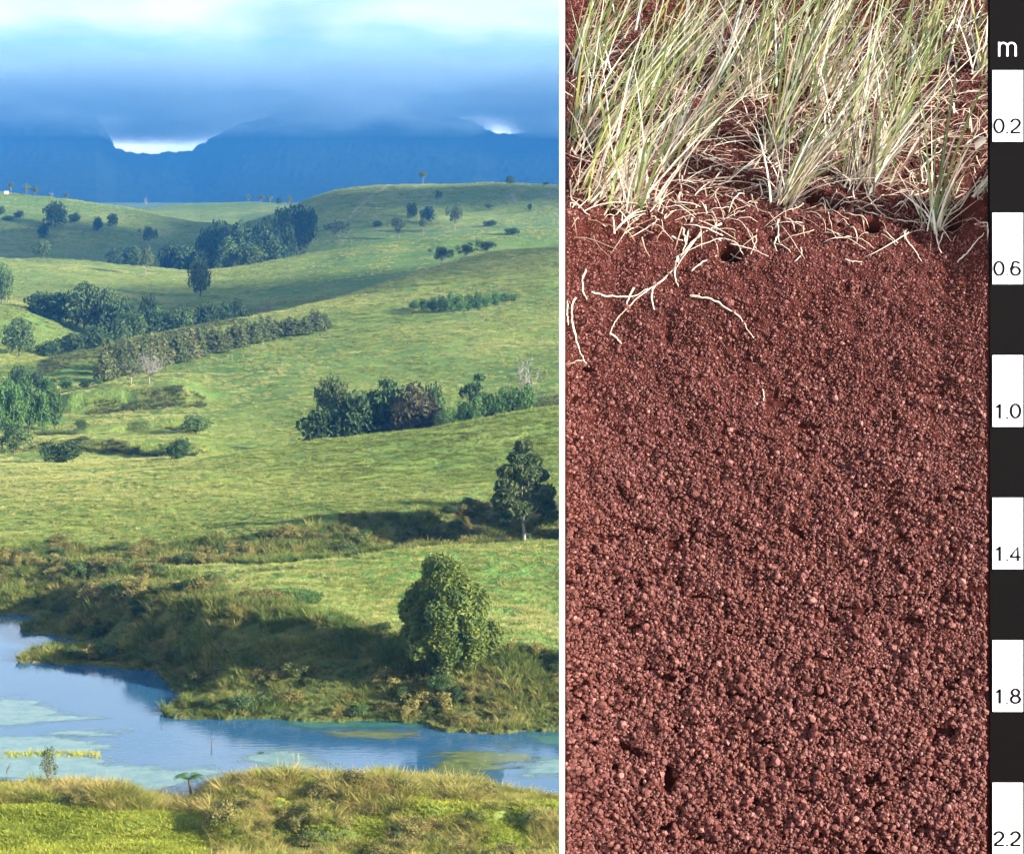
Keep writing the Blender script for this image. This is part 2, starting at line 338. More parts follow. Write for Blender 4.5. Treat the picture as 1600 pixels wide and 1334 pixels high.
# where the ground is rough or bare (its own cover; steps and strips are darkened as shade)
lay_y = lambda k: np.interp(PX, GX, np.exp(sy[k]))
yS, yF, yG, yH, yI, yL = lay_y(12), lay_y(13), lay_y(14), lay_y(15), lay_y(17), lay_y(18)
fuzz = 4 * fbm(X / 6, Y / 6, 3, 41)
ROUGH = between(0, 1, (PYD - yS + 6) / 6, .2) * 0
ROUGH = np.where((PYD > 165) & (PYD < yF + 2 + fuzz), 1.0, 0.0)                                   # far bank
ROUGH = np.maximum(ROUGH, np.where((PX < 430) & (PYD > 205) & (PYD < np.interp(PX, [0, 180, 430], [4, 2, -52]) + yI + fuzz * 1.6), 1.0, 0))     # bushy bank on the left
ROUGH = np.maximum(ROUGH, np.where((PYD > yH + 1) & (PYD < yI + 1 + fuzz), 1.0, 0))               # gully bank
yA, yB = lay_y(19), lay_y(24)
STRIP = np.where((PX > 670 + fuzz * 6) & (PYD > yA + 16 + fuzz) & (PYD < 412 + fuzz * 2), 1.0, 0)                       # rank grass, darkened to stand for shade in the dip behind the field crest
STRIP = np.maximum(STRIP, np.where((PX > 60) & (PX < 380 + fuzz * 12) & (PYD > yB - 38 + fuzz * 2) & (PYD < yB - 3), .8, 0))   # brown strip put in as ridge shading above the windbreak
NEARR = np.where((PYD > 151.5 + fuzz * .6) & (PYD < 166), 1.0, 0.0)
NEARR = np.maximum(NEARR, np.where((PX > 330 + fuzz * 9) & (PYD < 166) & (PYD > 132) & (fbm(X / 5, Y / 5, 2, 77) > -.22), 1.0, 0))
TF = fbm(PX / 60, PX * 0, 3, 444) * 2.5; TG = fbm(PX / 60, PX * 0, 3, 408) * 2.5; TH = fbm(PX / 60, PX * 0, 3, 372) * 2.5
TERR_SHADE = between(70, 310, PX, 30) * np.clip(.75 + 2.2 * fbm(X / 9, Y / 5, 3, 88), 0, 1) * ((np.abs(PYD - 444 - TF) < 2.2) | (np.abs(PYD - 408 - TG) < 1.6) | (np.abs(PYD - 372 - TH) < 1.8)) * 1.0  # step faces darkened in colour to stand for their shade
BARE = np.exp(-(((PX - 728) / 14)**2 + ((PYD - yI + 1.8) / 1.8)**2)**2) + .0
TRACK = np.where((PYD > 1255) & (PYD < 1450), np.exp(-((PX - (545 + (PYD - 1255) * .34)) / 3.0)**2), 0) * .8
SOILN = between(-200, 3000, PX, 40) * np.where(PYD < 16, 1.0, 0)
ni, nj = PX.shape
idx = np.arange(ni * nj).reshape(ni, nj)
quads = np.stack([idx[:-1, :-1], idx[:-1, 1:], idx[1:, 1:], idx[1:, :-1]], -1).reshape(-1, 4)
def m_ground():
    m, nt, p = mat('pasture_ground', (.1, .15, .04), .95, .05)
    geo = N(nt, 'ShaderNodeNewGeometry'); pos = geo.outputs['Position']
    a = N(nt, 'ShaderNodeAttribute'); a.attribute_name = 'cover'; sp_ = N(nt, 'ShaderNodeSeparateColor'); L(nt, a.outputs['Color'], sp_.inputs[0])
    big = noise(nt, pos, .008, 4); midn = noise(nt, pos, .07, 4); fine = noise(nt, pos, .9, 4, .65)
    c = ramp(nt, midn, [(.25, (.125, .185, .036)), (.5, (.235, .280, .058)), (.75, (.370, .365, .105))])
    c = mixc(nt, ramp(nt, big, [(.38, (0, 0, 0)), (.60, (.75, .75, .75))]), c, (.095, .190, .045))
    c = mixc(nt, ramp(nt, fine, [(.35, (0, 0, 0)), (.7, (.5, .5, .5))]), c, (.080, .120, .030)); c = mixc(nt, ramp(nt, noise(nt, pos, .22, 5, .7), [(.45, (0, 0, 0)), (.7, (.6, .6, .6))]), c, (.075, .125, .034))
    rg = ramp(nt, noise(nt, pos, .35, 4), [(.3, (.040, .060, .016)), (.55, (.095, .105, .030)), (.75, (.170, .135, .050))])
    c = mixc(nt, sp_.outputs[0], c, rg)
    c = mixc(nt, sp_.outputs[1], c, (.20, .055, .030)); c = mixc(nt, sp_.outputs[2], c, (.34, .30, .18))
    L(nt, c, p.inputs['Base Color'])
    bump(nt, p, mathn(nt, 'ADD', fine, mathn(nt, 'MULTIPLY', noise(nt, pos, .16, 5, .65), 3.0)), .8, .6)
    return m
M['ground'] = m_ground()
gm = mk_mesh('ground', np.stack([X, Y, Z], -1).reshape(-1, 3), quads, M['ground'], True)
ca = gm.color_attributes.new('cover', 'FLOAT_COLOR', 'POINT')
rg_ = np.maximum(np.maximum(np.maximum(ROUGH, STRIP), NEARR * .8), TERR_SHADE); bare = np.maximum(np.clip(BARE, 0, 1), SOILN)
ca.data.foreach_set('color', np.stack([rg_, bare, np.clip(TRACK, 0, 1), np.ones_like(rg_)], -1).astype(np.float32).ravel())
tag(ob('ground', gm), 'rolling green pasture hills falling to a pond', kind='structure')

# pond
def m_water():
    m, nt, p = mat('water', (.026, .090, .170), .06, .5)
    p.inputs['IOR'].default_value = 1.33
    geo = N(nt, 'ShaderNodeNewGeometry'); mp = N(nt, 'ShaderNodeMapping'); mp.inputs['Scale'].default_value = (.35, 1, 1); L(nt, geo.outputs['Position'], mp.inputs[0])
    w = noise(nt, mp.outputs[0], 2.2, 3); st = noise(nt, mp.outputs[0], .07, 3)
    L(nt, ramp(nt, st, [(.42, (.02, .02, .02)), (.60, (.12, .12, .12))]), p.inputs['Roughness'])
    bump(nt, p, w, .04, .2)
    return m
M['water'] = m_water()
wx = np.array([POND[:, 0].min() - 3, POND[:, 0].max() + 3]); wy = np.array([152.0, 236.0])
wm = mk_mesh('pond_water', [(wx[0], wy[0], ZP), (wx[1], wy[0], ZP), (wx[1], wy[1], ZP), (wx[0], wy[1], ZP)], np.array([[0, 1, 2, 3]]), M['water'])
tag(ob('pond_water', wm), 'blue pond water reflecting the sky below grassy banks', kind='structure')

# mountain wall under the cloud
def mountain():
    px = np.concatenate([np.linspace(-2500, -60, 60), np.arange(-50, 900, 2.5), np.linspace(920, 3500, 60)])
    sk = np.interp(px, [-2500, -900, -200, 0, 80, 150, 166, 182, 200, 240, 300, 318, 345, 380, 450, 560, 680, 745, 760, 775, 800, 840, 870, 1000, 1500, 3500],
                       [240, 190, 176, 172, 172, 184, 208, 232, 237, 239, 236, 225, 208, 192, 174, 170, 176, 190, 202, 208, 209, 206, 203, 180, 190, 240])
    yy = np.concatenate([np.linspace(4600, 6500, 70), np.linspace(6560, 9000, 15)])
    P_, Yy = np.meshgrid(px, yy); T = np.clip((Yy - 4600) / 1900, 0, 1)
    zr = (HZ - sk)[None] / F * 6500; base = -60
    Xx = (P_ - CX) / F * Yy
    prof = T**1.5
    z = base + (zr - base) * prof
    z += 26 * fbm(Xx / 420, Yy / 420, 5, 51) * np.sin(np.pi * np.clip(T, 0, 1))
    z += (9 * fbm(Xx / 11, Yy / 40, 3, 61) + 5 * fbm(Xx / 50, Yy / 120, 3, 62)) * T
    z = np.where(Yy > 6500, zr - (Yy - 6500) * .35, z)
    n, k = P_.shape; id_ = np.arange(n * k).reshape(n, k)
    q = np.stack([id_[:-1, :-1], id_[:-1, 1:], id_[1:, 1:], id_[1:, :-1]], -1).reshape(-1, 4)
    m, nt, p = mat('mountain_forest', (.02, .035, .02), 1, 0)
    geo = N(nt, 'ShaderNodeNewGeometry'); nn = noise(nt, geo.outputs['Position'], .02, 5, .7)
    L(nt, ramp(nt, nn, [(.3, (.008, .014, .010)), (.7, (.025, .036, .020))]), p.inputs['Base Color'])
    me = mk_mesh('mountain', np.stack([Xx, Yy, z], -1).reshape(-1, 3), q, m, True)
    tag(ob('mountain', me), 'long forested mountain wall under low cloud', kind='structure')
mountain()
def vol_box(name, lo, hi, color, dens, label, aniso=0.0):
    b = MB(); b.box(lo, hi); m = bpy.data.materials.new(name); m.use_nodes = True; nt = m.node_tree; nt.nodes.clear()
    o = N(nt, 'ShaderNodeOutputMaterial'); v = N(nt, 'ShaderNodeVolumePrincipled')
    v.inputs['Color'].default_value = (*color, 1); v.inputs['Density'].default_value = dens; v.inputs['Anisotropy'].default_value = aniso
    L(nt, v.outputs[0], o.inputs['Volume'])
    return tag(ob(name, b.mesh(name, m)), label, kind='stuff'), nt, v
vol_box('haze', (-6500, -60, -75), (7500, 9100, 285), (.036, .190, .51), 1.95e-4, 'pale blue haze over the far hills')

def cloud_bank():
    # cloud lying on the mountain tops
    o, nt, v = vol_box('mist', (-2600, 5850, 120), (2600, 6900, 560), (.50, .70, .82), .01, 'low cloud lying along the mountain tops')
    geo = N(nt, 'ShaderNodeNewGeometry'); mp = N(nt, 'ShaderNodeMapping'); mp.inputs['Scale'].default_value = (.0022, .0022, .0075); L(nt, geo.outputs['Position'], mp.inputs[0])
    n = noise(nt, mp.outputs[0], 1.0, 4, .6); sp_ = N(nt, 'ShaderNodeSeparateXYZ'); L(nt, geo.outputs['Position'], sp_.inputs[0])
    nn = mathn(nt, 'SUBTRACT', n, .5)
    gap = mathn(nt, 'MULTIPLY', mathn(nt, 'EXPONENT', mathn(nt, 'MULTIPLY', mathn(nt, 'POWER', mathn(nt, 'DIVIDE', mathn(nt, 'ADD', sp_.outputs[0], 36.0), 52.0), 2.0), -1.0)), 30.0)
    lowz = mathn(nt, 'SUBTRACT', mathn(nt, 'ADD', sp_.outputs[2], mathn(nt, 'MULTIPLY', nn, 34.0)), gap)
    lo_ = ramp(nt, mathn(nt, 'DIVIDE', mathn(nt, 'SUBTRACT', lowz, 150.0), 60.0), [(.0, (0, 0, 0)), (.3, (.25, .25, .25)), (1, (1, 1, 1))])
    hi_ = ramp(nt, mathn(nt, 'DIVIDE', mathn(nt, 'SUBTRACT', mathn(nt, 'ADD', sp_.outputs[2], mathn(nt, 'MULTIPLY', nn, 190.0)), 280.0), 160.0), [(.0, (1, 1, 1)), (1, (0, 0, 0))])
    tex = ramp(nt, n, [(.40, (.12, .12, .12)), (.60, (1.9, 1.9, 1.9))])
    L(nt, mathn(nt, 'MULTIPLY', mathn(nt, 'MULTIPLY', mathn(nt, 'MULTIPLY', lo_, hi_), tex), .0065), v.inputs['Density'])
cloud_bank()

# cumulus added to shade parts of the far hills (out of the picture, up-sun)
m_cloud = mat('cloud_white', (.85, .87, .90), 1, 0)[0]
def cloud(px, yd, zg, r, high, seed, label):
    import bmesh
    t = (high - zg) / SUN[2]; c = np.array([(px - CX) / F * yd, yd, zg]) + SUN * t; rr = np.random.default_rng(seed); bm = bmesh.new(); n = 26
    for k in range(n):
        a = rr.uniform(0, 6.28); q = math.sqrt(rr.uniform(0, 1)); s_ = r * rr.uniform(.22, .42) * (1.15 - .5 * q)
        d = bmesh.ops.create_icosphere(bm, subdivisions=3, radius=1)
        for v in d['verts']:
            f = 1 + .35 * float(fbm(np.array(v.co.x * 2 + k * 7 + v.co.z), np.array(v.co.y * 2 - v.co.z * 1.3), 3, seed))
            v.co = Vector((v.co.x * s_ * f + r * q * math.cos(a) * .8, v.co.y * s_ * f + r * q * math.sin(a) * .8, max(v.co.z * s_ * f * .55, -.08 * r) + rr.uniform(0, .01)))
    me = bpy.data.meshes.new('cloud'); bm.to_mesh(me); bm.free(); me.materials.append(m_cloud)
    tag(ob('cloud', me, None, tuple(c)), label, kind='structure')
cloud(130, 1190, -30, 150, 900, 1, 'broad cumulus cloud drifting over the far hills')
cloud(480, 1330, -10, 92, 950, 2, 'small cumulus cloud beside the broad one')
cloud(810, 1370, 0, 98, 1000, 3, 'highest small cumulus cloud')
cloud(500, 800, -35, 78, 800, 4, 'lowest small cumulus cloud'); cloud(440, 715, -38, 44, 760, 5, 'scrap of cumulus trailing the lowest cloud')
# ------------------------------------------------------------------ grass cover (instanced tussocks)
HID = bpy.data.collections.new('tussock_shapes')          # never linked to the scene: only the source of the cover below
def tuft(name, m, n, h, spread, width, lean, seed, flop=.35):
    r = np.random.default_rng(seed); b = MB()
    a = r.uniform(0, 2 * math.pi, n); rad = spread * np.sqrt(r.uniform(0, 1, n)) * .5
    base = np.stack([rad * np.cos(a), rad * np.sin(a), np.full(n, -.06)], 1)
    d = np.stack([np.cos(a) * lean * r.uniform(.2, 1, n), np.sin(a) * lean * r.uniform(.2, 1, n), np.ones(n)], 1)
    b.ribbons(base, d, h * r.uniform(.5, 1.1, n), width * r.uniform(.6, 1.3, n), flop * r.uniform(.3, 1.6, n), 3)
    o = bpy.data.objects.new(name, b.mesh(name, m)); HID.objects.link(o); return o
def scatter(name, label, pts, scl, shapes, kind='stuff', tilt=.12):
    n = len(pts); me = bpy.data.meshes.new(name); me.vertices.add(n); me.vertices.foreach_set('co', np.asarray(pts, np.float32).ravel())
    rot = np.stack([rng.uniform(-tilt, tilt, n), rng.uniform(-tilt, tilt, n), rng.uniform(0, 6.28, n)], 1)
    a = me.attributes.new('rot', 'FLOAT_VECTOR', 'POINT'); a.data.foreach_set('vector', rot.astype(np.float32).ravel())
    scl = np.asarray(scl, np.float32)
    if scl.ndim == 1: scl = np.repeat(scl[:, None], 3, 1)
    a = me.attributes.new('scl', 'FLOAT_VECTOR', 'POINT'); a.data.foreach_set('vector', scl.ravel())
    a = me.attributes.new('pick', 'INT', 'POINT'); a.data.foreach_set('value', rng.integers(0, len(shapes), n).astype(np.int32))
    o = ob(name, me)
    c = bpy.data.collections.new(name + '_shapes')
    for k, s_ in enumerate(shapes): c.objects.link(s_)
    g = bpy.data.node_groups.new(name, 'GeometryNodeTree')
    g.interface.new_socket('Geometry', in_out='INPUT', socket_type='NodeSocketGeometry'); g.interface.new_socket('Geometry', in_out='OUTPUT', socket_type='NodeSocketGeometry')
    i = g.nodes.new('NodeGroupInput'); ou = g.nodes.new('NodeGroupOutput'); ins = g.nodes.new('GeometryNodeInstanceOnPoints')
    ci = g.nodes.new('GeometryNodeCollectionInfo'); ci.inputs['Collection'].default_value = c; ci.inputs['Separate Children'].default_value = True; ci.inputs['Reset Children'].default_value = True
    g.links.new(i.outputs[0], ins.inputs['Points']); g.links.new(ci.outputs[0], ins.inputs['Instance']); ins.inputs['Pick Instance'].default_value = True
    for nm, dt, sock in (('rot', 'FLOAT_VECTOR', 'Rotation'), ('scl', 'FLOAT_VECTOR', 'Scale'), ('pick', 'INT', 'Instance Index')):
        na = g.nodes.new('GeometryNodeInputNamedAttribute'); na.data_type = dt; na.inputs[0].default_value = nm
        at = [s_ for s_ in na.outputs if s_.enabled][0]
        if sock == 'Rotation':
            e2r = g.nodes.new('FunctionNodeEulerToRotation'); g.links.new(at, e2r.inputs[0]); at = e2r.outputs[0]
        g.links.new(at, ins.inputs[sock])
    g.links.new(ins.outputs[0], ou.inputs[0])
    md = o.modifiers.new('cover', 'NODES'); md.node_group = g
    return tag(o, label, kind=kind)
def sample(n, px0, px1, y0, y1):
    """points spread evenly over the ground inside a wedge"""
    y = np.sqrt(rng.uniform(y0 * y0, y1 * y1, n)); p = rng.uniform(px0, px1, n); x = (p - CX) / F * y
    return x, y
ALLSD, ALLR, ALLN = SD, ROUGH, NEARR
def cover(name, label, n, box, keep, size, shapes, flat=None):
    x, y = sample(n, *box); k = keep(x, y); x, y = x[k], y[k]
    s_ = size(x, y); z = zt(x, y)
    sc = np.stack([s_, s_, s_ * rng.uniform(.7, 1.3, len(s_))], 1)
    return scatter(name, label, np.stack([x, y, z], 1), sc, shapes)
t_past = [tuft('pasture_tuft', M['pasture'], 40, .42, .8, .05, .8, 100 + k, .6) for k in range(4)]
t_rough = [tuft('rough_tuft', M['rough'], 46, .95, .8, .055, .55, 200 + k, .45) for k in range(4)]
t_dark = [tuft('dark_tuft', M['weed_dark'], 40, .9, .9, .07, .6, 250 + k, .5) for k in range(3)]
t_shore = [tuft('shore_tuft', M['shoregrass'], 85, 1.0, 1.0, .04, .9, 300 + k, .7) for k in range(5)]
t_lush = [tuft('lush_tuft', M['lush'], 26, .24, .7, .06, .9, 400 + k, .5) for k in range(3)]
t_weed = [tuft('weed_tuft', M['weed'], 34, .7, .7, .11, .8, 500 + k, .6) for k in range(3)]
ru = lambda a, b, x: rng.uniform(a, b, len(x))
patchy = lambda x, y, s, w, t: fbm(x / w, y / w, 3, s) > t
cover('pasture_grass', 'short tussocky pasture grass on the slope above the pond', 70000, (-20, 890, 186, 345),
      lambda x, y: (grid_at(ALLR, x, y) < .5) & (grid_at(SD, x, y) > 2) & (fbm(x / 2.2, y / 1.1, 2, 91) + rng.uniform(-.3, .3, len(x)) > .02), lambda x, y: ru(.55, 1.25, x), t_past)
cover('hill_grass', 'short tussocky pasture grass on the middle hills', 90000, (-20, 890, 345, 800),
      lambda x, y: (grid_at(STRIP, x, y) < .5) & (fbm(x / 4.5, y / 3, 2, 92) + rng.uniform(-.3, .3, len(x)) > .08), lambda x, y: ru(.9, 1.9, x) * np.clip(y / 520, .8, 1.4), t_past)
cover('far_hill_grass', 'pasture grass tussocks on the far hills', 60000, (-20, 890, 800, 1460),
      lambda x, y: (fbm(x / 9, y / 7, 2, 96) + rng.uniform(-.3, .3, len(x)) > .1), lambda x, y: ru(1.2, 2.4, x), t_past)
cover('bank_grass', 'long rank dark grass on the banks of pond and gully', 30000, (-20, 890, 172, 264),
      lambda x, y: (grid_at(ALLR, x, y) > .5) & (grid_at(SD, x, y) > .08) & (fbm(x / 2.4, y / 2.4, 3, 97) > -.3), lambda x, y: ru(.45, 1.3, x) * np.clip(.85 + 1.2 * fbm(x / 3.5, y / 3.5, 2, 98), .35, 1.6) * np.where(grid_at(SD, x, y) < 2, .75, 1), t_rough)
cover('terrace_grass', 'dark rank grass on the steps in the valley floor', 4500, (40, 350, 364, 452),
      lambda x, y: grid_at(TERR_SHADE, x, y) > .4, lambda x, y: ru(.6, 1.3, x), t_dark)
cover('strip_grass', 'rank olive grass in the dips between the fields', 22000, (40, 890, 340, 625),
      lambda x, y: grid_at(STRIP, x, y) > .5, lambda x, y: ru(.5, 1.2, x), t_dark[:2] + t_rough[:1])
cover('shore_grass', 'golden and green tussocks along the near shore of the pond', 9000, (-30, 900, 136, 164),
      lambda x, y: (grid_at(NEARR, x, y) > .5) & (grid_at(SD, x, y) > .1) & patchy(x, y, 93, 3.5, -.12), lambda x, y: ru(.6, 1.5, x) * np.clip(.75 + 1.1 * fbm(x / 6, y / 6, 2, 94), .4, 1.5), t_shore)
cover('shore_turf', 'short bright green turf on the near shore', 24000, (-30, 900, 134, 158),
      lambda x, y: (grid_at(SD, x, y) > .3) & ((grid_at(NEARR, x, y) < .5) | (rng.uniform(0, 1, len(x)) < .3)), lambda x, y: ru(.6, 1.3, x), t_lush)
cover('bank_weed', 'fresh green weeds in a drift over the bank top', 900, (380, 500, 195, 211),
      lambda x, y: fbm(x / 5, y / 5, 2, 95) + rng.uniform(-.25, .25, len(x)) - ((x + 22) / 6)**2 * .5 - ((y - 203) / 6)**2 * .5 > -.05, lambda x, y: ru(.4, .9, x), t_weed)

# ------------------------------------------------------------------ trees
def crown_mesh(name, m, lobes, n, leaf, seed, fill=.25, aspect=1.5):
    r = np.random.default_rng(seed); lb = np.array(lobes, float); w = (lb[:, 3] * lb[:, 4] + lb[:, 5] * lb[:, 3]); w /= w.sum()
    k = r.choice(len(lb), n, p=w); d = r.normal(size=(n, 3)); d /= np.linalg.norm(d, axis=1)[:, None]
    rad = np.where(r.uniform(size=n) < fill, r.uniform(.2, .85, n), r.uniform(.8, 1.08, n))
    c = lb[k, :3] + d * lb[k, 3:6] * rad[:, None]
    nr = d + .9 * r.normal(size=(n, 3)); nr /= np.linalg.norm(nr, axis=1)[:, None]
    t = np.cross(nr, r.normal(size=(n, 3))); t /= np.linalg.norm(t, axis=1)[:, None]; b = np.cross(nr, t)
    s_ = leaf * r.uniform(.55, 1.35, n)[:, None]; a = aspect * r.uniform(.7, 1.2, n)[:, None]
    v = np.stack([c - t * s_ * a, c - b * s_ * .6 + nr * s_ * .25, c + t * s_ * a, c + b * s_ * .6 + nr * s_ * .25], 1).reshape(-1, 3)
    v[:, 2] = np.maximum(v[:, 2], .005)
    return mk_mesh(name, v, np.arange(4 * n).reshape(-1, 4), m)
def limb(b, p0, p1, r0, r1, r, sag=.06, k=5):
    p0 = np.array(p0, float); p1 = np.array(p1, float); t = np.linspace(0, 1, 5)[:, None]
    pts = p0 + (p1 - p0) * t; ln = np.linalg.norm(p1 - p0); off = r.normal(size=3) * ln * sag; pts += off * np.sin(np.pi * t)
    b.tube(pts, np.linspace(r0, r1, 5), k); return pts
def trunk_mesh(name, m, lobes, hfork, r0, seed, nl=None, twig=0):
    r = np.random.default_rng(seed); b = MB()
    top = (r.uniform(-.02, .02), r.uniform(-.02, .02), hfork); limb(b, (0, 0, -.06), top, r0 * 1.25, r0 * .75, r, .04, 7)
    for c in (lobes if nl is None else lobes[:nl]):
        q = limb(b, top, (c[0] * .9, c[1] * .9, c[2]), r0 * .55, r0 * .15, r, .1)
        for _ in range(twig):
            d = r.normal(size=3) * .14; d[2] = abs(d[2]); limb(b, q[2 + r.integers(0, 3)], q[3] + d, r0 * .16, r0 * .03, r, .1, 3)
    return b.mesh(name, m, True)
KIND = {}
def kind(key, leaf_m, bark_m, lobes, n, leaf, hfork, r0, seed, nl=None, twig=0, fill=.25):
    KIND[key] = (trunk_mesh('trunk', M[bark_m], lobes, hfork, r0, seed, nl, twig), crown_mesh('crown', M[leaf_m], lobes, n, leaf, seed + 1, fill))
def dome(seed, nl, rx, z0, z1, lr, jit=.05, cone=0.0):
    """lobes over a dome of half width rx between heights z0 and z1"""
    r = np.random.default_rng(seed); out = [(0, 0, (z0 + z1) / 2, rx * .62, rx * .62, (z1 - z0) * .40)]
    for i in range(nl):
        u = (i + .5) / nl; th = i * 2.399963; ph = math.acos(1 - 1.75 * u)
        sh = 1 - cone * (math.cos(ph) * .5 + .5)
        q = lr * r.uniform(.7, 1.25)
        out.append(((rx - q * .6) * math.sin(ph) * math.cos(th) * sh + r.normal() * jit * rx, (rx - q * .6) * math.sin(ph) * math.sin(th) * sh + r.normal() * jit * rx,
                    (z0 + z1) / 2 + ((z1 - z0) / 2 - q * .6) * math.cos(ph) + r.normal() * jit * .3, q, q, q * r.uniform(.7, 1.0)))
    return out
# the oval tree by the water: dense egg
lo = [(a, b_, c, d * q_, e_ * q_, f * 1.7 * q_) for (a, b_, c, d, e_, f), q_ in zip(dome(1, 52, .34, .02, 1.0, .085, .10, .36), np.random.default_rng(3).uniform(.7, 1.3, 45))]; kind('oval', 'leaf_oval', 'bark_pale', lo, 34000, .0128, .16, .022, 10, 8, fill=.15)
r_ = np.random.default_rng(5)
lg_ = [(.0, .0, .95, .09, .09, .06), (-.07, 0, .84, .10, .1, .06), (.10, .02, .80, .10, .1, .06), (-.16, .04, .70, .12, .1, .07), (.03, -.08, .68, .13, .12, .08), (.18, 0, .66, .10, .1, .06),
       (-.20, -.03, .56, .13, .12, .09), (.05, .05, .53, .14, .14, .09), (.22, -.05, .50, .12, .12, .07), (-.22, .03, .42, .13, .12, .07), (.22, .06, .36, .15, .13, .07), (-.12, -.1, .36, .14, .1, .08), (.30, 0, .25, .08, .08, .05), (.02, -.02, .40, .12, .12, .08), (-.24, 0, .30, .10, .1, .06), (-.1, .05, .62, .13, .13, .1)]
kind('gum_tall', 'leaf_gum', 'bark_pale', lg_, 12000, .021, .20, .020, 20, 9, 2, .35)
for k in range(4): kind('round%d' % k, 'leaf_dark', 'bark_dark', dome(30 + k, 13, .50, .02, 1.0, .24, .12), 1500, .045, .15, .035, 40 + k, 5)
for k in range(3): kind('mid%d' % k, 'leaf_mid', 'bark_dark', dome(50 + k, 13, .50, .04, 1.0, .22, .14), 1500, .042, .15, .035, 60 + k, 5)
M['leaf_scrub'] = leaf_mat('leaf_scrub', (.050, .075, .018), (.150, .160, .040), scale=2.0); M['leaf_gold'] = leaf_mat('leaf_gold', (.120, .120, .030), (.270, .225, .070), scale=2.0)
kind('brown', 'leaf_brown', 'bark_dark', dome(70, 14, .45, .03, 1.0, .2, .12), 1700, .035, .15, .03, 71, 5)
kind('umbrella', 'leaf_gum', 'bark_pale', dome(72, 12, .36, .55, 1.0, .14, .1), 1100, .032, .55, .025, 73, 7)
for k in range(3): kind('spread%d' % k, 'leaf_gum', 'bark_pale', dome(80 + k, 10, .46, .30, 1.0, .17, .22), 900, .038, .30, .03, 84 + k, 8, 1)
for k in range(3):
    r_ = np.random.default_rng(90 + k); ly = [(0, 0, .12 + .86 * t, .26 * (1.04 - t) + .035, .26 * (1.04 - t) + .035, .09) for t in np.linspace(0, 1, 8)]
    ly += [(r_.normal() * .13, r_.normal() * .13, r_.uniform(.15, .7), .12, .12, .1) for _ in range(5)]
    kind('conifer%d' % k, 'leaf_conifer', 'bark_dark', ly, 1500, .034, .9, .022, 94 + k, 0)
for k in range(2):
    lb = dome(100 + k, 14, .42, .03, 1.0, .18, .2, .5); kind('pine%d' % k, 'leaf_bright', 'bark_dark', lb, 1100, .045, .3, .03, 104 + k, 4)
kind('layered', 'leaf_dark', 'bark_dark', [(0, 0, .25, .3, .3, .12), (-.15, 0, .45, .3, .2, .1), (.18, .05, .62, .28, .2, .07), (0, -.1, .78, .26, .2, .06), (.22, 0, .92, .2, .15, .05), (-.2, .1, .7, .2, .15, .07)], 1500, .032, .3, .03, 110)
bl = dome(112, 12, .42, .3, 1.0, .16, .2)
KIND['bare'] = (trunk_mesh('trunk', M['bark_pale'], bl, .3, .022, 113, None, 4), crown_mesh('crown', M['twig_grey'], bl, 420, .022, 114, .4))
KIND['sparse'] = (trunk_mesh('trunk', M['bark_pale'], bl, .25, .02, 115, None, 3), crown_mesh('crown', M['leaf_conifer'], bl, 520, .030, 116, .4))
NAMES = {'oval': 'oval_tree', 'gum_tall': 'gum_tree', 'round': 'bush', 'mid': 'leafy_tree', 'brown': 'brown_tree', 'umbrella': 'umbrella_tree', 'spread': 'spreading_tree', 'conifer': 'casuarina_tree',
         'pine': 'green_shrub', 'layered': 'layered_tree', 'bare': 'bare_tree', 'sparse': 'sparse_tree'}
def tree(key, px, base, top, wpx, label, cat='tree', group=None, Yd=None, name=None):
    y = Yd if Yd else hit(px, base); x = (px - CX) / F * y; z = float(zt(x, y))
    hm = max((HZ - top) / F * y - z, .6 * (base - top) * y / F); wm_ = wpx * y / F
    tr, cr = KIND[key]
    co = np.empty(len(cr.vertices) * 3, np.float32); cr.vertices.foreach_get('co', co); nat = np.ptp(co[0::3])
    e = ob(name or NAMES[key.rstrip('0123456789')], None, None, (x, y, z - .02 * hm), rng.uniform(-.5, .5)); sx = wm_ / nat
    tag(e, label, cat, group)
    ob('trunk', tr, e, sc=(sx, sx, hm)); ob('crown', cr, e, sc=(sx, sx, hm))
    return e
OR = ['first', 'second', 'third', 'fourth', 'fifth', 'sixth', 'seventh', 'eighth', 'ninth', 'tenth', 'eleventh', 'twelfth', 'thirteenth', 'fourteenth', 'fifteenth', 'sixteenth', 'seventeenth', 'eighteenth',
      'nineteenth', 'twentieth', 'twenty-first', 'twenty-second', 'twenty-third', 'twenty-fourth', 'twenty-fifth', 'twenty-sixth', 'twenty-seventh', 'twenty-eighth', 'twenty-ninth', 'thirtieth', 'thirty-first', 'thirty-second', 'thirty-third']
def row(items, what, where, group, cat='tree'):
    """items (key, px, base, top, width[, Y]); each is named by its count from the left"""
    for k, it in enumerate(sorted(items, key=lambda q: q[1])):
        tree(*it[:5], f'{what}, {OR[k]} from the left {where}', cat, group, it[5] if len(it) > 5 else None)
def scrub(name, label, n, box, keep, lo_, hi_, keys):
    x, y = sample(n, *box); k = keep(x, y); x, y = x[k], y[k]; sz = rng.uniform(lo_, hi_, len(x)) * rng.uniform(.6, 1, len(x)); shp = []
    for q in keys:
        o = bpy.data.objects.new('scrub_shape', KIND[q][1]); HID.objects.link(o); shp.append(o)
    scatter(name, label, np.stack([x, y, zt(x, y) - .05], 1), np.stack([sz * 1.5, sz * 1.5, sz], 1), shp)
for k in range(2): kind('scrub%d' % k, ['leaf_scrub', 'leaf_gold'][k], 'bark_dark', dome(120 + k, 10, .5, .0, 1.0, .25, .3), 800, .050, .1, .02, 122 + k, 2)
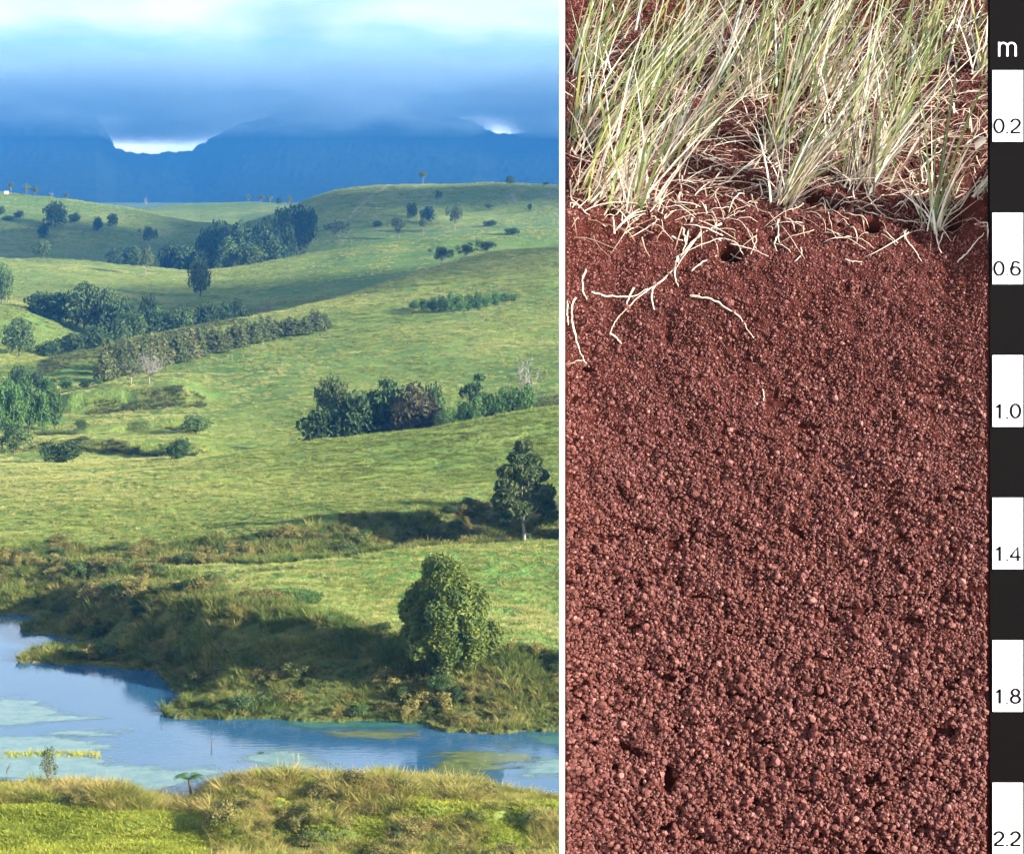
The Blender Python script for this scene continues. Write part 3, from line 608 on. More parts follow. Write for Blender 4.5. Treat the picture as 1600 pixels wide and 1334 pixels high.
scrub('bank_scrub', 'low tangled scrub scattered over the banks', 2300, (-20, 890, 172, 262), lambda x, y: (grid_at(ALLR, x, y) > .5) & (grid_at(SD, x, y) > .6) & (fbm(x / 5, y / 5, 3, 99) > .02), .5, 1.6, ['scrub0', 'scrub1', 'mid0', 'scrub1'])
scrub('shore_scrub', 'low golden scrub on the near shore', 420, (-20, 890, 140, 160), lambda x, y: (grid_at(NEARR, x, y) > .5) & (grid_at(SD, x, y) > .4) & (fbm(x / 4, y / 4, 3, 89) > .03), .5, 1.2, ['scrub0', 'scrub1', 'scrub1'])
tree('oval', 697, 1100, 874, 162, 'big oval dense green tree standing on the pond bank', Yd=186)
tree('gum_tall', 818, 846, 686, 112, 'tall open pale-trunked gum tree at the head of the gully')
row([('round0', 500, 690, 636, 82, 346), ('round1', 548, 688, 612, 92, 347), ('round2', 600, 682, 606, 100, 349), ('brown', 645, 676, 598, 88, 346), ('round3', 676, 668, 600, 52, 350)],
    'dark dense tree', 'in the big clump below the middle hill', 'dark clump behind the field crest')
for k_, (a_, b_, c_) in enumerate([(935, 846, 240), (1010, 842, 246), (1085, 840, 238)]): tree('gum_tall', a_, b_, b_ - 165, 125, ['gum tree screened by the soil bank, nearest the tall open gum', 'middle gum tree of the three screened by the soil bank', 'farthest right gum tree of the three screened by the soil bank'][k_], 'tree', 'gums behind the bank', c_)  # gums added out of view to throw shade on the gully bank
tree('umbrella', 518, 690, 586, 62, 'umbrella-crowned tree rising at the left end of the dark clump', Yd=352)
tree('layered', 588, 684, 588, 80, 'dark tree with tiered branches rising from the middle of the dark clump', Yd=352)
tree('layered', 738, 640, 580, 52, 'flat-topped spreading tree standing alone right of the dark clump', Yd=362)
tree('bare', 822, 610, 552, 34, 'grey leafless tree behind the green shrubs on the right', Yd=372)
row([('pine0', 702, 650, 640, 30, 341), ('pine1', 724, 648, 629, 34, 341), ('pine0', 744, 644, 622, 34, 341), ('pine1', 764, 640, 616, 36, 342), ('pine0', 784, 634, 609, 36, 342), ('pine1', 802, 630, 606, 34, 342), ('pine0', 824, 622, 602, 36, 342), ('mid0', 690, 650, 640, 26, 340)],
    'bright green shrub', 'in the hedge right of the dark clump', 'green shrubs right of the clump', 'shrub')
sh = [(648, 486), (662, 487), (676, 488), (690, 489), (704, 489), (718, 488), (732, 487), (746, 485), (760, 482), (774, 479), (788, 475), (800, 471)]
row([('pine%d' % (k % 2), x_, b_, b_ - [16, 20, 22, 26, 30, 28, 26, 28, 22, 24, 16, 11][k], 24) for k, (x_, b_) in enumerate(sh)], 'small dark green pine', 'in the island of young pines', 'island of young pines')
row([('spread0', 690, 419, 384, 44, 742), ('spread1', 728, 413, 380, 37, 752), ('spread2', 760, 408, 376, 38, 762)], 'round-headed paddock tree', 'of the three on the middle crest', 'three trees on the crest')
wb = []
for k in range(33):
    t = k / 32; x_ = 160 + t * 348; wb.append(('conifer%d' % (k % 3), x_ + rng.uniform(-3, 3), 594 - 80 * t + rng.uniform(-3, 2), 540 - 55 * t + rng.uniform(-9, 6), rng.uniform(32, 46)))
row(wb, 'upright olive casuarina', 'in the long windbreak row', 'windbreak row')
tree('sparse', 205, 600, 552, 62, 'thin grey-green tree in front of the windbreak left end'); tree('bare', 234, 602, 548, 52, 'pale leafless tree in front of the windbreak left end')
thick = [('round0', 62, 492, 456, 54, 690), ('round1', 92, 497, 456, 56, 688), ('mid0', 132, 502, 438, 64, 686), ('mid1', 166, 508, 452, 56, 684), ('round2', 188, 520, 466, 62, 676), ('round3', 232, 516, 462, 40, 684), ('mid2', 214, 528, 488, 48, 664),
         ('round0', 246, 522, 480, 56, 668), ('mid0', 286, 516, 478, 52, 668), ('round1', 322, 512, 474, 50, 672), ('round2', 346, 508, 470, 50, 676), ('mid1', 370, 502, 469, 38, 680), ('bare', 416, 494, 472, 32, 690),
         ('round3', 150, 546, 508, 58, 610), ('mid2', 186, 536, 496, 44, 640), ('round1', 112, 556, 520, 56, 600)]
row(thick, 'rounded bush or tree', 'in the thicket winding along the creek', 'creek thicket')
tree('mid0', 30, 553, 495, 56, 'big round tree standing alone left of the creek thicket', Yd=586)
tree('round1', 78, 557, 532, 46, 'low dark bush between the lone round tree and the thicket', 'bush', Yd=596)
tree('mid1', 2, 474, 414, 42, 'tree cut by the left edge beside the bright hump', Yd=690)
tree('spread1', 228, 431, 384, 30, 'round-headed tree on a bare trunk casting a long shadow', Yd=905); tree('mid2', 313, 452, 404, 42, 'pale leafy tree on the sunlit field below the woodland', Yd=840)
wood = [('round0', 178, 414, 388, 30, 1010), ('round1', 206, 416, 383, 42, 1015), ('round2', 262, 414, 378, 34, 1025), ('round3', 292, 420, 384, 50, 1020), ('mid0', 316, 414, 390, 36, 1015), ('round0', 340, 408, 346, 62, 1060), ('round1', 372, 412, 346, 66, 1050),
        ('round2', 408, 406, 340, 62, 1060), ('round3', 440, 392, 326, 52, 1090), ('round0', 464, 372, 321, 46, 1150), ('round1', 482, 358, 325, 34, 1180), ('mid1', 356, 418, 378, 52, 1010), ('mid2', 392, 415, 382, 56, 1008), ('round2', 424, 408, 370, 48, 1020), ('round3', 322, 400, 358, 44, 1080)]
row(wood, 'dark tree', 'in the wood filling the hollow below the right hill', 'wood in the hollow')
row([('round0', 86, 352, 315, 40, 1300), ('round1', 68, 374, 350, 20), ('mid0', 66, 403, 372, 32, 960), ('round2', 116, 349, 332, 22), ('round3', 153, 362, 339, 18), ('round0', 176, 356, 333, 19), ('round1', 30, 342, 329, 18), ('round2', 12, 346, 338, 22), ('spread0', 232, 388, 352, 34), ('round3', 3, 338, 322, 12)],
    'dark paddock tree', 'scattered over the left far hill', 'trees on the left far hill')
row([('spread0', 530, 382, 343, 36), ('spread1', 516, 368, 349, 24), ('spread2', 623, 376, 338, 24), ('umbrella', 662, 374, 340, 16), ('round0', 644, 343, 317, 20), ('round1', 668, 350, 322, 26), ('spread0', 684, 321, 296, 16), ('spread1', 711, 362, 316, 32), ('round2', 766, 355, 344, 26), ('bare', 801, 326, 298, 18), ('bare', 858, 320, 297, 14),
     ('round3', 590, 357, 345, 18), ('round0', 800, 368, 356, 28), ('spread2', 765, 332, 318, 16), ('round1', 828, 330, 318, 8)], 'scattered tree', 'on the slope of the right far hill', 'trees on the right far hill')
row([('spread2', 17, 303, 284, 10, 1440), ('spread0', 42, 306, 286, 14, 1440), ('spread1', 55, 307, 289, 14, 1440), ('bare', 80, 311, 300, 10, 1440), ('spread1', 104, 314, 301, 14, 1440), ('bare', 228, 336, 307, 6, 1900), ('spread0', 388, 319, 303, 10, 1960), ('spread1', 408, 319, 303, 14, 1960), ('spread2', 422, 319, 306, 12, 1960), ('round0', 436, 321, 308, 10, 1960), ('spread0', 452, 332, 304, 10, 1450), ('umbrella', 661, 289, 267, 14, 1440), ('mid0', 797, 297, 274, 16, 1420), ('round2', 853, 293, 285, 12, 1440)],
    'tiny skyline tree', 'along the crests of the far hills', 'skyline trees')
tree('mid0', 306, 682, 648, 54, 'round bush on the lip of the lowest valley step', 'bush', Yd=398); tree('round1', 281, 719, 684, 44, 'dark bush on the crest of the near field', 'bush', Yd=326)
tree('round2', 96, 716, 690, 74, 'low wide dark bush below the valley steps', 'bush', Yd=346); tree('mid1', 22, 700, 663, 58, 'bush at the left edge below the bright green grove', 'bush', Yd=372)
tree('mid2', 128, 672, 655, 24, 'small bush at the left end of the middle valley step', 'bush')
gv = [('pine0', 4, 662, 606, 36, 415), ('pine1', 24, 662, 600, 38, 415), ('pine0', 46, 660, 606, 36, 418), ('pine1', 66, 660, 612, 32, 418), ('pine0', 86, 660, 612, 30, 420), ('pine1', 12, 640, 592, 34, 440), ('pine0', 40, 630, 588, 34, 450), ('pine1', 72, 622, 590, 34, 455), ('pine0', 104, 620, 592, 28, 460), ('pine1', 132, 615, 596, 26, 465), ('pine0', 154, 612, 596, 18, 468), ('round0', 30, 604, 572, 34, 478), ('round1', 56, 602, 580, 28, 478)]
row(gv, 'bright green young tree', 'in the grove at the left edge', 'bright green grove')
tree('mid1', 118, 918, 880, 46, 'rounded olive bush on the bushy bank left of the spur', 'bush', Yd=234)

# fence posts below the windbreak
pb = MB(); pb.tube([(0, 0, -.3), (0, 0, .5), (.02, 0, 1.0)], [.08, .07, .07], 6); pm = pb.mesh('fence_post', M['bark_pale'], False)
for k in range(16):
    t = k / 15; x_ = 262 + 252 * t; yq = hit(x_, 588 - 66 * t + 2); xx = (x_ - CX) / F * yq
    tag(ob('fence_post', pm, None, (xx, yq, float(zt(xx, yq)))), f'pale wooden fence post, {OR[k]} from the left below the windbreak', 'post', 'posts below the windbreak')
# white farm shed on the left skyline
e = ob('farm_shed', None, None, ((10 - CX) / F * 1440, 1440, float(zt((10 - CX) / F * 1440, 1440)) - .2), .3); tag(e, 'tiny white farm shed on the left far skyline', 'shed')
m_white = mat('white_paint', (.80, .80, .78), .6)[0]; m_tin = mat('tin_roof', (.45, .46, .46), .5)[0]
b = MB(); e.scale = (.6, .6, .6); b.box((-2.4, -2, 0), (2.4, 2, 2.4)); ob('wall', b.mesh('wall', m_white), e)
b = MB(); b.add([(-2.6, -2.3, 2.35), (2.6, -2.3, 2.35), (2.6, 2.3, 2.35), (-2.6, 2.3, 2.35), (-2.6, 0, 3.5), (2.6, 0, 3.5)], [(0, 1, 5, 4), (2, 3, 4, 5), (0, 3, 2, 1)], [(0, 4, 3), (1, 2, 5)]); ob('roof', b.mesh('roof', m_tin), e)

# ------------------------------------------------------------------ on and beside the pond
def outline_mat(name, a, b_, scale):
    m, nt, p = mat(name, a, .25, .5); geo = N(nt, 'ShaderNodeNewGeometry'); pos = geo.outputs['Position']; n = noise(nt, pos, scale, 5, .65)
    L(nt, ramp(nt, n, [(.35, a), (.65, b_)]), p.inputs['Base Color'])
    at = N(nt, 'ShaderNodeAttribute'); at.attribute_name = 'cover'; mp = N(nt, 'ShaderNodeMapping'); mp.inputs['Scale'].default_value = (.5, 1.1, 1); L(nt, pos, mp.inputs[0])
    k = ramp(nt, mathn(nt, 'ADD', mathn(nt, 'MULTIPLY', at.outputs['Fac'], .8), mathn(nt, 'MULTIPLY', noise(nt, mp.outputs[0], 1.6, 5, .7), .9)), [(.42, (0, 0, 0)), (.80, (.90, .90, .90))])
    tr = N(nt, 'ShaderNodeBsdfTransparent'); mx = N(nt, 'ShaderNodeMixShader'); L(nt, k, mx.inputs[0]); L(nt, tr.outputs[0], mx.inputs[1]); L(nt, p.outputs[0], mx.inputs[2]); L(nt, mx.outputs[0], nt.nodes['Material Output'].inputs[0])
    return m
M['algae'] = outline_mat('algae', (.090, .190, .175), (.17, .27, .23), .6); M['algae_olive'] = outline_mat('algae_olive', (.07, .10, .035), (.17, .20, .07), 1.2); M['algae_teal'] = outline_mat('algae_teal', (.02, .10, .09), (.05, .17, .13), .8)
def weed_mat(pts, m, label, seed, rag=.9, lift=.012):
    """a floating film of weed: a ragged sheet whose cover thins out towards its rim"""
    P_ = np.array([unproj(*p) for p in pts]); lo_, hi_ = P_.min(0) - 1, P_.max(0) + 1
    gx, gy = np.meshgrid(np.arange(lo_[0], hi_[0], .4), np.arange(lo_[1], hi_[1], .5)); d = sdf(gx, gy, P_) + rag * 2.6 * fbm(gx * .30, gy * .9, 4, seed)
    n, k = gx.shape; id_ = np.arange(n * k).reshape(n, k); q = np.stack([id_[:-1, :-1], id_[:-1, 1:], id_[1:, 1:], id_[1:, :-1]], -1).reshape(-1, 4); q = q[(d.ravel()[q] < .1).any(1)]
    used, inv = np.unique(q, return_inverse=True); v = np.stack([gx, gy, np.full(gx.shape, ZP + lift)], -1).reshape(-1, 3)[used]; cv = np.clip(-d.ravel()[used] / 2.4, 0, 1)
    me = mk_mesh('pond_weed', v, inv.reshape(-1, 4), m); a = me.attributes.new('cover', 'FLOAT', 'POINT'); a.data.foreach_set('value', cv.astype(np.float32))
    tag(ob('pond_weed', me), label, 'pond weed', 'floating weed mats')
weed_mat([(-60, 1090), (30, 1086), (82, 1092), (70, 1100), (95, 1112), (170, 1122), (120, 1128), (40, 1134), (-60, 1138)], M['algae'], 'pale turquoise weed mat reaching in from the left edge of the pond', 1)
weed_mat([(-60, 1152), (60, 1150), (140, 1156), (180, 1168), (150, 1180), (170, 1190), (230, 1192), (330, 1198), (325, 1215), (290, 1235), (230, 1246), (140, 1234), (60, 1224), (-60, 1220)], M['algae'], 'broad turquoise weed mat in the near left corner of the pond', 2)
weed_mat([(60, 1142), (130, 1140), (215, 1136), (222, 1146), (160, 1150), (80, 1150)], M['algae'], 'narrow turquoise weed streak in the middle of the pond', 3)
weed_mat([(370, 1185), (420, 1168), (460, 1170), (500, 1180), (520, 1196), (470, 1204), (400, 1200)], M['algae'], 'small pale weed mat against the near shore', 4, .5)
weed_mat([(425, 1126), (520, 1121), (600, 1124), (680, 1132), (668, 1140), (580, 1140), (480, 1138)], M['algae_teal'], 'dark teal weed mat under the far bank', 5, .5)
weed_mat([(480, 1141), (560, 1138), (660, 1146), (670, 1152), (600, 1158), (530, 1154)], M['algae_olive'], 'long olive weed mat in front of the teal one', 6, .5, .03)
weed_mat([(690, 1176), (730, 1168), (800, 1170), (850, 1172), (835, 1186), (780, 1198), (770, 1216), (700, 1216), (640, 1210), (670, 1194)], M['algae_olive'], 'large broken olive weed mat in the right of the pond', 7, 1.3)
weed_mat([(780, 1196), (860, 1184), (960, 1182), (960, 1216), (860, 1214), (800, 1216)], M['algae'], 'pale weed mat at the right side of the pond', 8)
weed_mat([(810, 1150), (870, 1146), (960, 1146), (960, 1168), (860, 1168)], M['algae_teal'], 'dark teal weed mat beside the right bank', 9, .6)
# floating reed raft
rp = []
for _ in range(260):
    t = rng.uniform(0, 1); px_ = 8 + 148 * t; py_ = 1180 - 3 * math.sin(t * 3.1) + rng.normal() * 2.2
    q = unproj(px_, py_); rp.append((q[0], q[1], ZP))
t_reed = [tuft('reed_tuft', M['lush'], 16, .45, .5, .04, .5, 600 + k, .3) for k in range(2)]
def reeds(name, pts, label, cat, m, hgt, n, spread, lean=.25, width=.03):
    b = MB(); pts = np.array(pts, float); k = rng.integers(0, len(pts), n); base = pts[k] + np.stack([rng.normal(0, spread, n), rng.normal(0, spread, n), np.full(n, -.05)], 1)
    d = np.stack([rng.normal(0, lean, n), rng.normal(0, lean, n), np.ones(n)], 1)
    b.ribbons(base, d, hgt * rng.uniform(.5, 1.1, n), np.full(n, width), rng.uniform(0, .4, n), 3); return tag(ob(name, b.mesh(name, m)), label, cat)
reeds('reed_raft', rp, 'long low raft of green reeds floating at the left of the pond', 'reeds', M['lush'], .4, 1300, .12, .5, .04)
w3 = lambda px, py: (*unproj(px, py), ZP)
reeds('reed_clump', [w3(463, 1186)], 'thin pale reeds standing in the water by the near shore', 'reeds', M['twig_grey'], 1.0, 10, .12, .12, .03)
reeds('rush_clump', [w3(408, 1176)], 'small dark green rush clump afloat near the shore', 'reeds', M['weed'], .3, 60, .12, .4, .04)
reeds('rush_clump', [w3(600, 1202)], 'ragged rush clump by the near shore before the reflection', 'reeds', M['shoregrass'], .55, 70, .3, .6, .03)
def snag(px, py, hgt, label, seed):
    r = np.random.default_rng(seed); b = MB(); p = w3(px, py); limb(b, (p[0], p[1], ZP - .4), (p[0] + r.normal() * .1, p[1], ZP + hgt), .07, .02, r)
    q = limb(b, (p[0], p[1], ZP + hgt * .4), (p[0] + .2, p[1] + .1, ZP + hgt * .75), .03, .01, r); tag(ob('dead_snag', b.mesh('dead_snag', M['bark_dark'])), label, 'stick')
snag(329, 1168, .85, 'dark dead stick standing in the middle of the pond', 1); snag(252, 1136, .3, 'short dark stump just off the far spur tip', 2); snag(12, 1208, .8, 'dark stump at the left end of the near shore', 3)
# sapling and tree fern on the near shore
tree('sparse', 75, 1216, 1163, 34, 'thin young sapling on the near left shore', Yd=159)
def tree_fern():
    px_, y = 298, 156.0; x = (px_ - CX) / F * y; z = float(zt(x, y)); h = 1.75
    e = ob('tree_fern', None, None, (x, y, z)); tag(e, 'small tree fern with spreading green fronds on the near shore', 'tree fern')
    b = MB(); b.tube([(0, 0, -.2), (.03, 0, .6), (-.06, 0, 1.2), (-.13, 0, h)], [.13, .10, .09, .10], 7); ob('trunk', b.mesh('trunk', M['bark_dark'], True), e)
    for k in range(11):
        a = k * 2.4 + .3; b = MB(); t = np.linspace(0, 1, 9); r = 1.15 * t; zz = h + .42 * np.sin(t * 2.3) - .28 * t**2
        sp_ = np.stack([-.13 + r * np.cos(a), r * np.sin(a), zz], 1); b.tube(sp_, np.linspace(.025, .006, 9), 3)
        n = 26; tt = np.repeat(np.linspace(.12, .98, n // 2), 2); base = np.stack([np.interp(tt, t, sp_[:, i]) for i in range(3)], 1)
        sd_ = np.where(np.arange(n) % 2 == 0, 1, -1); d = np.stack([-np.sin(a) * sd_ + .4 * np.cos(a), np.cos(a) * sd_ + .4 * np.sin(a), np.full(n, -.15)], 1)
        b.ribbons(base, d, .34 * np.sin(np.pi * (.12 + .85 * tt)) + .05, np.full(n, .09), np.full(n, .15), 2, np.tile([math.cos(a), math.sin(a), 0.], (n, 1)))
        ob('frond', b.mesh('frond', M['weed']), e)
tree_fern()
# ------------------------------------------------------------------ red soil bank with its cut face
DF = 6.0
PROF = np.array([(5.97, -2.6), (5.985, -1.2), (6.0, -.26), (6.07, -.10), (6.34, .05), (6.80, .33), (7.4, .72), (8.4, 1.22), (9.6, 1.42), (11.5, 1.1), (13.5, -.6), (14.5, -6.0)])
seg = np.concatenate([[0], np.cumsum(np.linalg.norm(np.diff(PROF, axis=0), axis=1))])
tt = np.concatenate([np.linspace(0, seg[2], 520)[:-1], np.linspace(seg[2], seg[6], 330)[:-1], np.linspace(seg[6], seg[-1], 40)])
def prof(s_):
    k = .05                                              # eased corners
    f = lambda q: np.stack([np.interp(q, seg, PROF[:, 0]), np.interp(q, seg, PROF[:, 1])], -1)
    return (f(s_ - k) + f(s_) * 2 + f(s_ + k)) / 4
def prof_n(s_):
    d = prof(s_ + .02) - prof(s_ - .02); d /= np.linalg.norm(d, axis=-1)[..., None]; return np.stack([-d[..., 1], d[..., 0]], -1)
HOLES = [(1142, 396, 20, 13, .05), (1362, 352, 14, 10, .04), (1505, 350, 34, 10, .04), (1260, 305, 24, 9, .04), (1300, 318, 12, 8, .03), (950, 332, 14, 8, .03), (1045, 1060, 14, 6, .02), (1045, 1218, 9, 22, .03), (1420, 350, 10, 8, .03),
         (1215, 290, 20, 14, .04), (1180, 210, 16, 20, .04), (1330, 190, 16, 14, .03), (905, 230, 14, 14, .03), (1440, 240, 14, 12, .03), (920, 578, 12, 4, .02)]
sgrid = np.linspace(0, seg[6], 3000); pg_ = prof(sgrid); rowg = HZ - pg_[:, 1] / pg_[:, 0] * F
def s_of_row(py): return float(np.interp(-py, -rowg, sgrid))
def soil_disp(x, s_):
    p = prof(s_); px = CX + F * x / p[..., 0]; py = HZ - p[..., 1] / p[..., 0] * F
    d = .022 * fbm(x / .30, s_ / .30, 3, 1) + .018 * fbm(x / .075, s_ / .06, 3, 2) + .007 * fbm(x / .02, s_ / .016, 2, 3)
    pit = fbm(x / .04 + 2 * fbm(x / .05, s_ / .05, 2, 14), s_ / .034, 3, 4); d -= (.006 + .012 * np.clip((py - 600) / 700, 0, 1)) * np.clip((-pit - .28) / .2, 0, 1)
    for hx, hy, rx, ry, dep in HOLES: d -= dep * np.exp(-(((px - hx) / rx)**2 + ((py - hy) / ry)**2)**2)
    d += .02 * np.exp(-((py - 352) / 10)**2) * (fbm(x / .1, s_ * 0, 3, 8) + .25)          # lip of the sod
    w_ = np.clip((px - 1490) / 40, 0, 1) * (p[..., 1] < -.05); d = d * (1 - .9 * w_) + w_ * (p[..., 0] - 5.984)*.9          # trimmed flat where the staff stands
    return d * np.clip((12 - p[..., 0]) / 2, 0, 1)
def soil_pt(x, s_, lift=0.0):
    p = prof(s_); n = prof_n(s_); d = soil_disp(x, s_) + lift
    return np.stack([x + .0245 * (p[..., 0] - DF), p[..., 0] + n[..., 0] * d, p[..., 1] + n[..., 1] * d], -1)
def m_soil(name, crumbs):
    m, nt, p = mat(name, (.2, .07, .05), .55 if crumbs else .95, .3 if crumbs else .03)
    geo = N(nt, 'ShaderNodeNewGeometry'); pos = geo.outputs['Position']; n1 = noise(nt, pos, 55, 4, .65); n2 = noise(nt, pos, 3.5, 4)
    c = ramp(nt, n1, [(.3, (.045, .0105, .0085)), (.55, (.098, .025, .0200)), (.75, (.145, .045, .038))])
    c = mixc(nt, ramp(nt, n2, [(.35, (0, 0, 0)), (.7, (.5, .5, .5))]), c, (.092, .021, .014))
    if crumbs:
        oi = N(nt, 'ShaderNodeObjectInfo'); c = mixc(nt, ramp(nt, oi.outputs['Random'], [(.0, (0, 0, 0)), (.55, (.10, .10, .10)), (.90, (.30, .30, .30)), (1, (.95, .95, .95))]), c, (.26, .112, .098))
    else: c = mixc(nt, 1.0, c, (.48, .52, .55), 'MULTIPLY')  # base soil darkened to deepen the shade between crumbs
    L(nt, c, p.inputs['Base Color']); bump(nt, p, noise(nt, pos, 260, 3, .7), .7, .004)
    return m
M['soil'] = m_soil('soil', False); M['crumb'] = m_soil('soil_crumb', True)
def soil_bank():
    xs = np.concatenate([np.linspace(.1465, 1.50, 320)[:-1], np.geomspace(1.5, 7.0, 40)])
    A, B = np.meshgrid(xs, tt); v = soil_pt(A, B); n, k = A.shape
    v[:, 0, 0] = .1465 + .0245 * (prof(tt)[:, 0] - DF)
    id_ = np.arange(n * k).reshape(n, k); q = np.stack([id_[:-1, :-1], id_[:-1, 1:], id_[1:, 1:], id_[1:, :-1]], -1).reshape(-1, 4)
    v = v.reshape(-1, 3); nv = len(v)
    # closed left end, behind the white board
    e = v[id_[:, 0]].copy(); c = len(v); low = e.copy(); low[:, 2] = -6.2; v = np.vstack([v, low]); i = np.arange(n - 1)
    q2 = np.stack([id_[:-1, 0], id_[1:, 0], c + i + 1, c + i], -1)
    me = mk_mesh('soil_bank', v, np.vstack([q, q2]), M['soil'], False)
    tag(ob('soil_bank', me), 'crumbly red soil bank with a clean cut upright face', kind='structure')
soil_bank()
def crumbs():
    import bmesh; shp = []
    for k in range(6):
        bm = bmesh.new(); bmesh.ops.create_icosphere(bm, subdivisions=1, radius=1); r = np.random.default_rng(700 + k); sc = r.uniform(.65, 1.15, 3)
        for v in bm.verts:
            f = 1 + .9 * float(vnoise(v.co.x * 1.9 + v.co.z * 2.3 + k * 9, v.co.y * 1.9 - v.co.z * 1.3, 5)) + r.uniform(-.14, .14); v.co = Vector((v.co.x * sc[0] * f, v.co.y * sc[1] * f, v.co.z * sc[2] * f))
        me = bpy.data.meshes.new('crumb'); bm.to_mesh(me); bm.free(); me.materials.append(M['crumb']); o = bpy.data.objects.new('crumb', me); HID.objects.link(o); shp.append(o)
    n = 240000; x = rng.uniform(.155, 1.60, n); s_ = rng.uniform(.55, seg[6], n)
    pit = fbm(x / .04 + 2 * fbm(x / .05, s_ / .05, 2, 14), s_ / .034, 3, 4); p = prof(s_); py = HZ - p[:, 1] / p[:, 0] * F; px = CX + F * x / p[:, 0]
    hole = np.zeros(n)
    for hx, hy, rx, ry, dep in HOLES: hole += np.exp(-(((px - hx) / rx)**2 + ((py - hy) / ry)**2)**2)
    k = (pit > np.where(py < 600, -.6, -.44)) & (hole < .4) & (py > -20) & (py < 1420) & (px < 1541) & ((rng.uniform(size=n) < .55) | (py > 380)); x, s_, py = x[k], s_[k], py[k]; n = len(x)
    big = .0018 + .0020 * np.clip((py - 450) / 850, 0, 1)
    rad = big * np.exp(rng.normal(0, .42, n)) * np.where(rng.uniform(size=n) < .05, 1.6, 1)
    scatter('soil_crumbs', 'loose red soil crumbs covering the cut face', soil_pt(x, s_, rad * rng.uniform(-.1, .7, n)), np.clip(rad, .0012, .012), shp, tilt=3.1)
crumbs()
def straw_mat(name, stops):
    m, nt, p = mat(name, stops[0][1], .6, .3); a = N(nt, 'ShaderNodeNewGeometry'); r = a.outputs['Random Per Island']
    tc = N(nt, 'ShaderNodeTexCoord'); c = ramp(nt, r, stops); c = mixc(nt, ramp(nt, noise(nt, tc.outputs['Object'], 26, 3), [(.4, (0, 0, 0)), (.8, (.45, .45, .45))]), c, (.20, .13, .08)); L(nt, c, p.inputs['Base Color'])
    tr = N(nt, 'ShaderNodeBsdfTranslucent'); L(nt, c, tr.inputs[0]); mx = N(nt, 'ShaderNodeMixShader'); mx.inputs[0].default_value = .2
    L(nt, p.outputs[0], mx.inputs[1]); L(nt, tr.outputs[0], mx.inputs[2]); L(nt, mx.outputs[0], nt.nodes['Material Output'].inputs[0]); return m
M['blade_green'] = straw_mat('blade_green', [(0, (.025, .040, .010)), (.35, (.10, .145, .035)), (.6, (.16, .21, .06)), (.8, (.32, .39, .25)), (1, (.24, .21, .035))])
M['blade_dry'] = straw_mat('blade_dry', [(0, (.58, .50, .41)), (.30, (.30, .21, .14)), (.45, (.055, .030, .020)), (.55, (.12, .07, .04)), (.68, (.44, .50, .46)), (1, (.54, .47, .38))])
M['straw'] = straw_mat('straw', [(0, (.70, .60, .50)), (.45, (.50, .38, .29)), (.8, (.20, .11, .075)), (1, (.60, .50, .40))])
M['root'] = straw_mat('root', [(0, (.70, .58, .48)), (1, (.50, .38, .30))]); M['root_dark'] = straw_mat('root_dark', [(0, (.34, .24, .19)), (1, (.42, .30, .22))])
def on_soil(px, py, lift=0.0):
    s_ = s_of_row(py); x = (px - CX) / F * prof(np.array(s_))[0]; return soil_pt(np.array(max(x, .156)), np.array(s_), lift)
XB = .158
def clamp_left(me):
    co = np.empty(len(me.vertices) * 3, np.float32); me.vertices.foreach_get('co', co); co = co.reshape(-1, 3)
    return me
def tussock(px, py, n, ln, lean, spread, label, seed, dry=.45, width=.0055):
    global rng
    keep = rng; rng = np.random.default_rng(seed); o3 = on_soil(px, py)
    e = ob('grass_tussock', None, None, tuple(o3)); tag(e, label, 'grass', 'grass tussocks on the soil bank')
    for nm, m, k, l0, w_, jit in (('green_blades', 'blade_green', int(n * (1 - dry) * .58), ln, width * 1.25, .17), ('dry_blades', 'blade_dry', int(n * dry * .72) + 5, ln * .8, width * 1.1, .23), ('culms', 'straw', int(n * .45), ln * .45, width * .7, .7)):
        b = MB(); base = np.stack([rng.normal(0, spread * 1.2, k), rng.normal(0, spread * 1.1, k), np.full(k, -.015)], 1)
        base[:, 2] += np.clip(base[:, 1], -.1, .1) * .6
        d = np.stack([lean * 1.0 + .05 + rng.normal(0, jit, k) + base[:, 0] * 1.0, rng.normal(-.12, jit * .8, k), np.ones(k)], 1); length = l0 * np.clip(rng.normal(.85, .28, k), .2, 1.4)
        # blades stay on their own side of the white board
        lim = (.160 - o3[0]) ; tip = base[:, 0] + d[:, 0] / np.linalg.norm(d, axis=1) * length
        bad = tip < lim; d[bad, 0] = np.abs(d[bad, 0]) + .05; base[:, 0] = np.maximum(base[:, 0], lim)
        a = rng.normal(0, .5, k); side = np.stack([np.cos(a), np.sin(a), 0 * a], 1)
        b.ribbons(base, d, length, w_ * rng.uniform(.5, 1.4, k), rng.uniform(-.02, .5, k) * np.where(rng.uniform(size=k) < (.18 if nm == 'green_blades' else .45), 2.4, .6), 7, side)
        v = b.v[0]; v[:, 0] = np.maximum(v[:, 0], lim + .001); st = v[:, 0] + o3[0] > 1.31; v[st, 1] = np.maximum(v[st, 1], 6.04 - o3[1])
        ob(nm, b.mesh(nm, M[m]), e)
    rng = keep
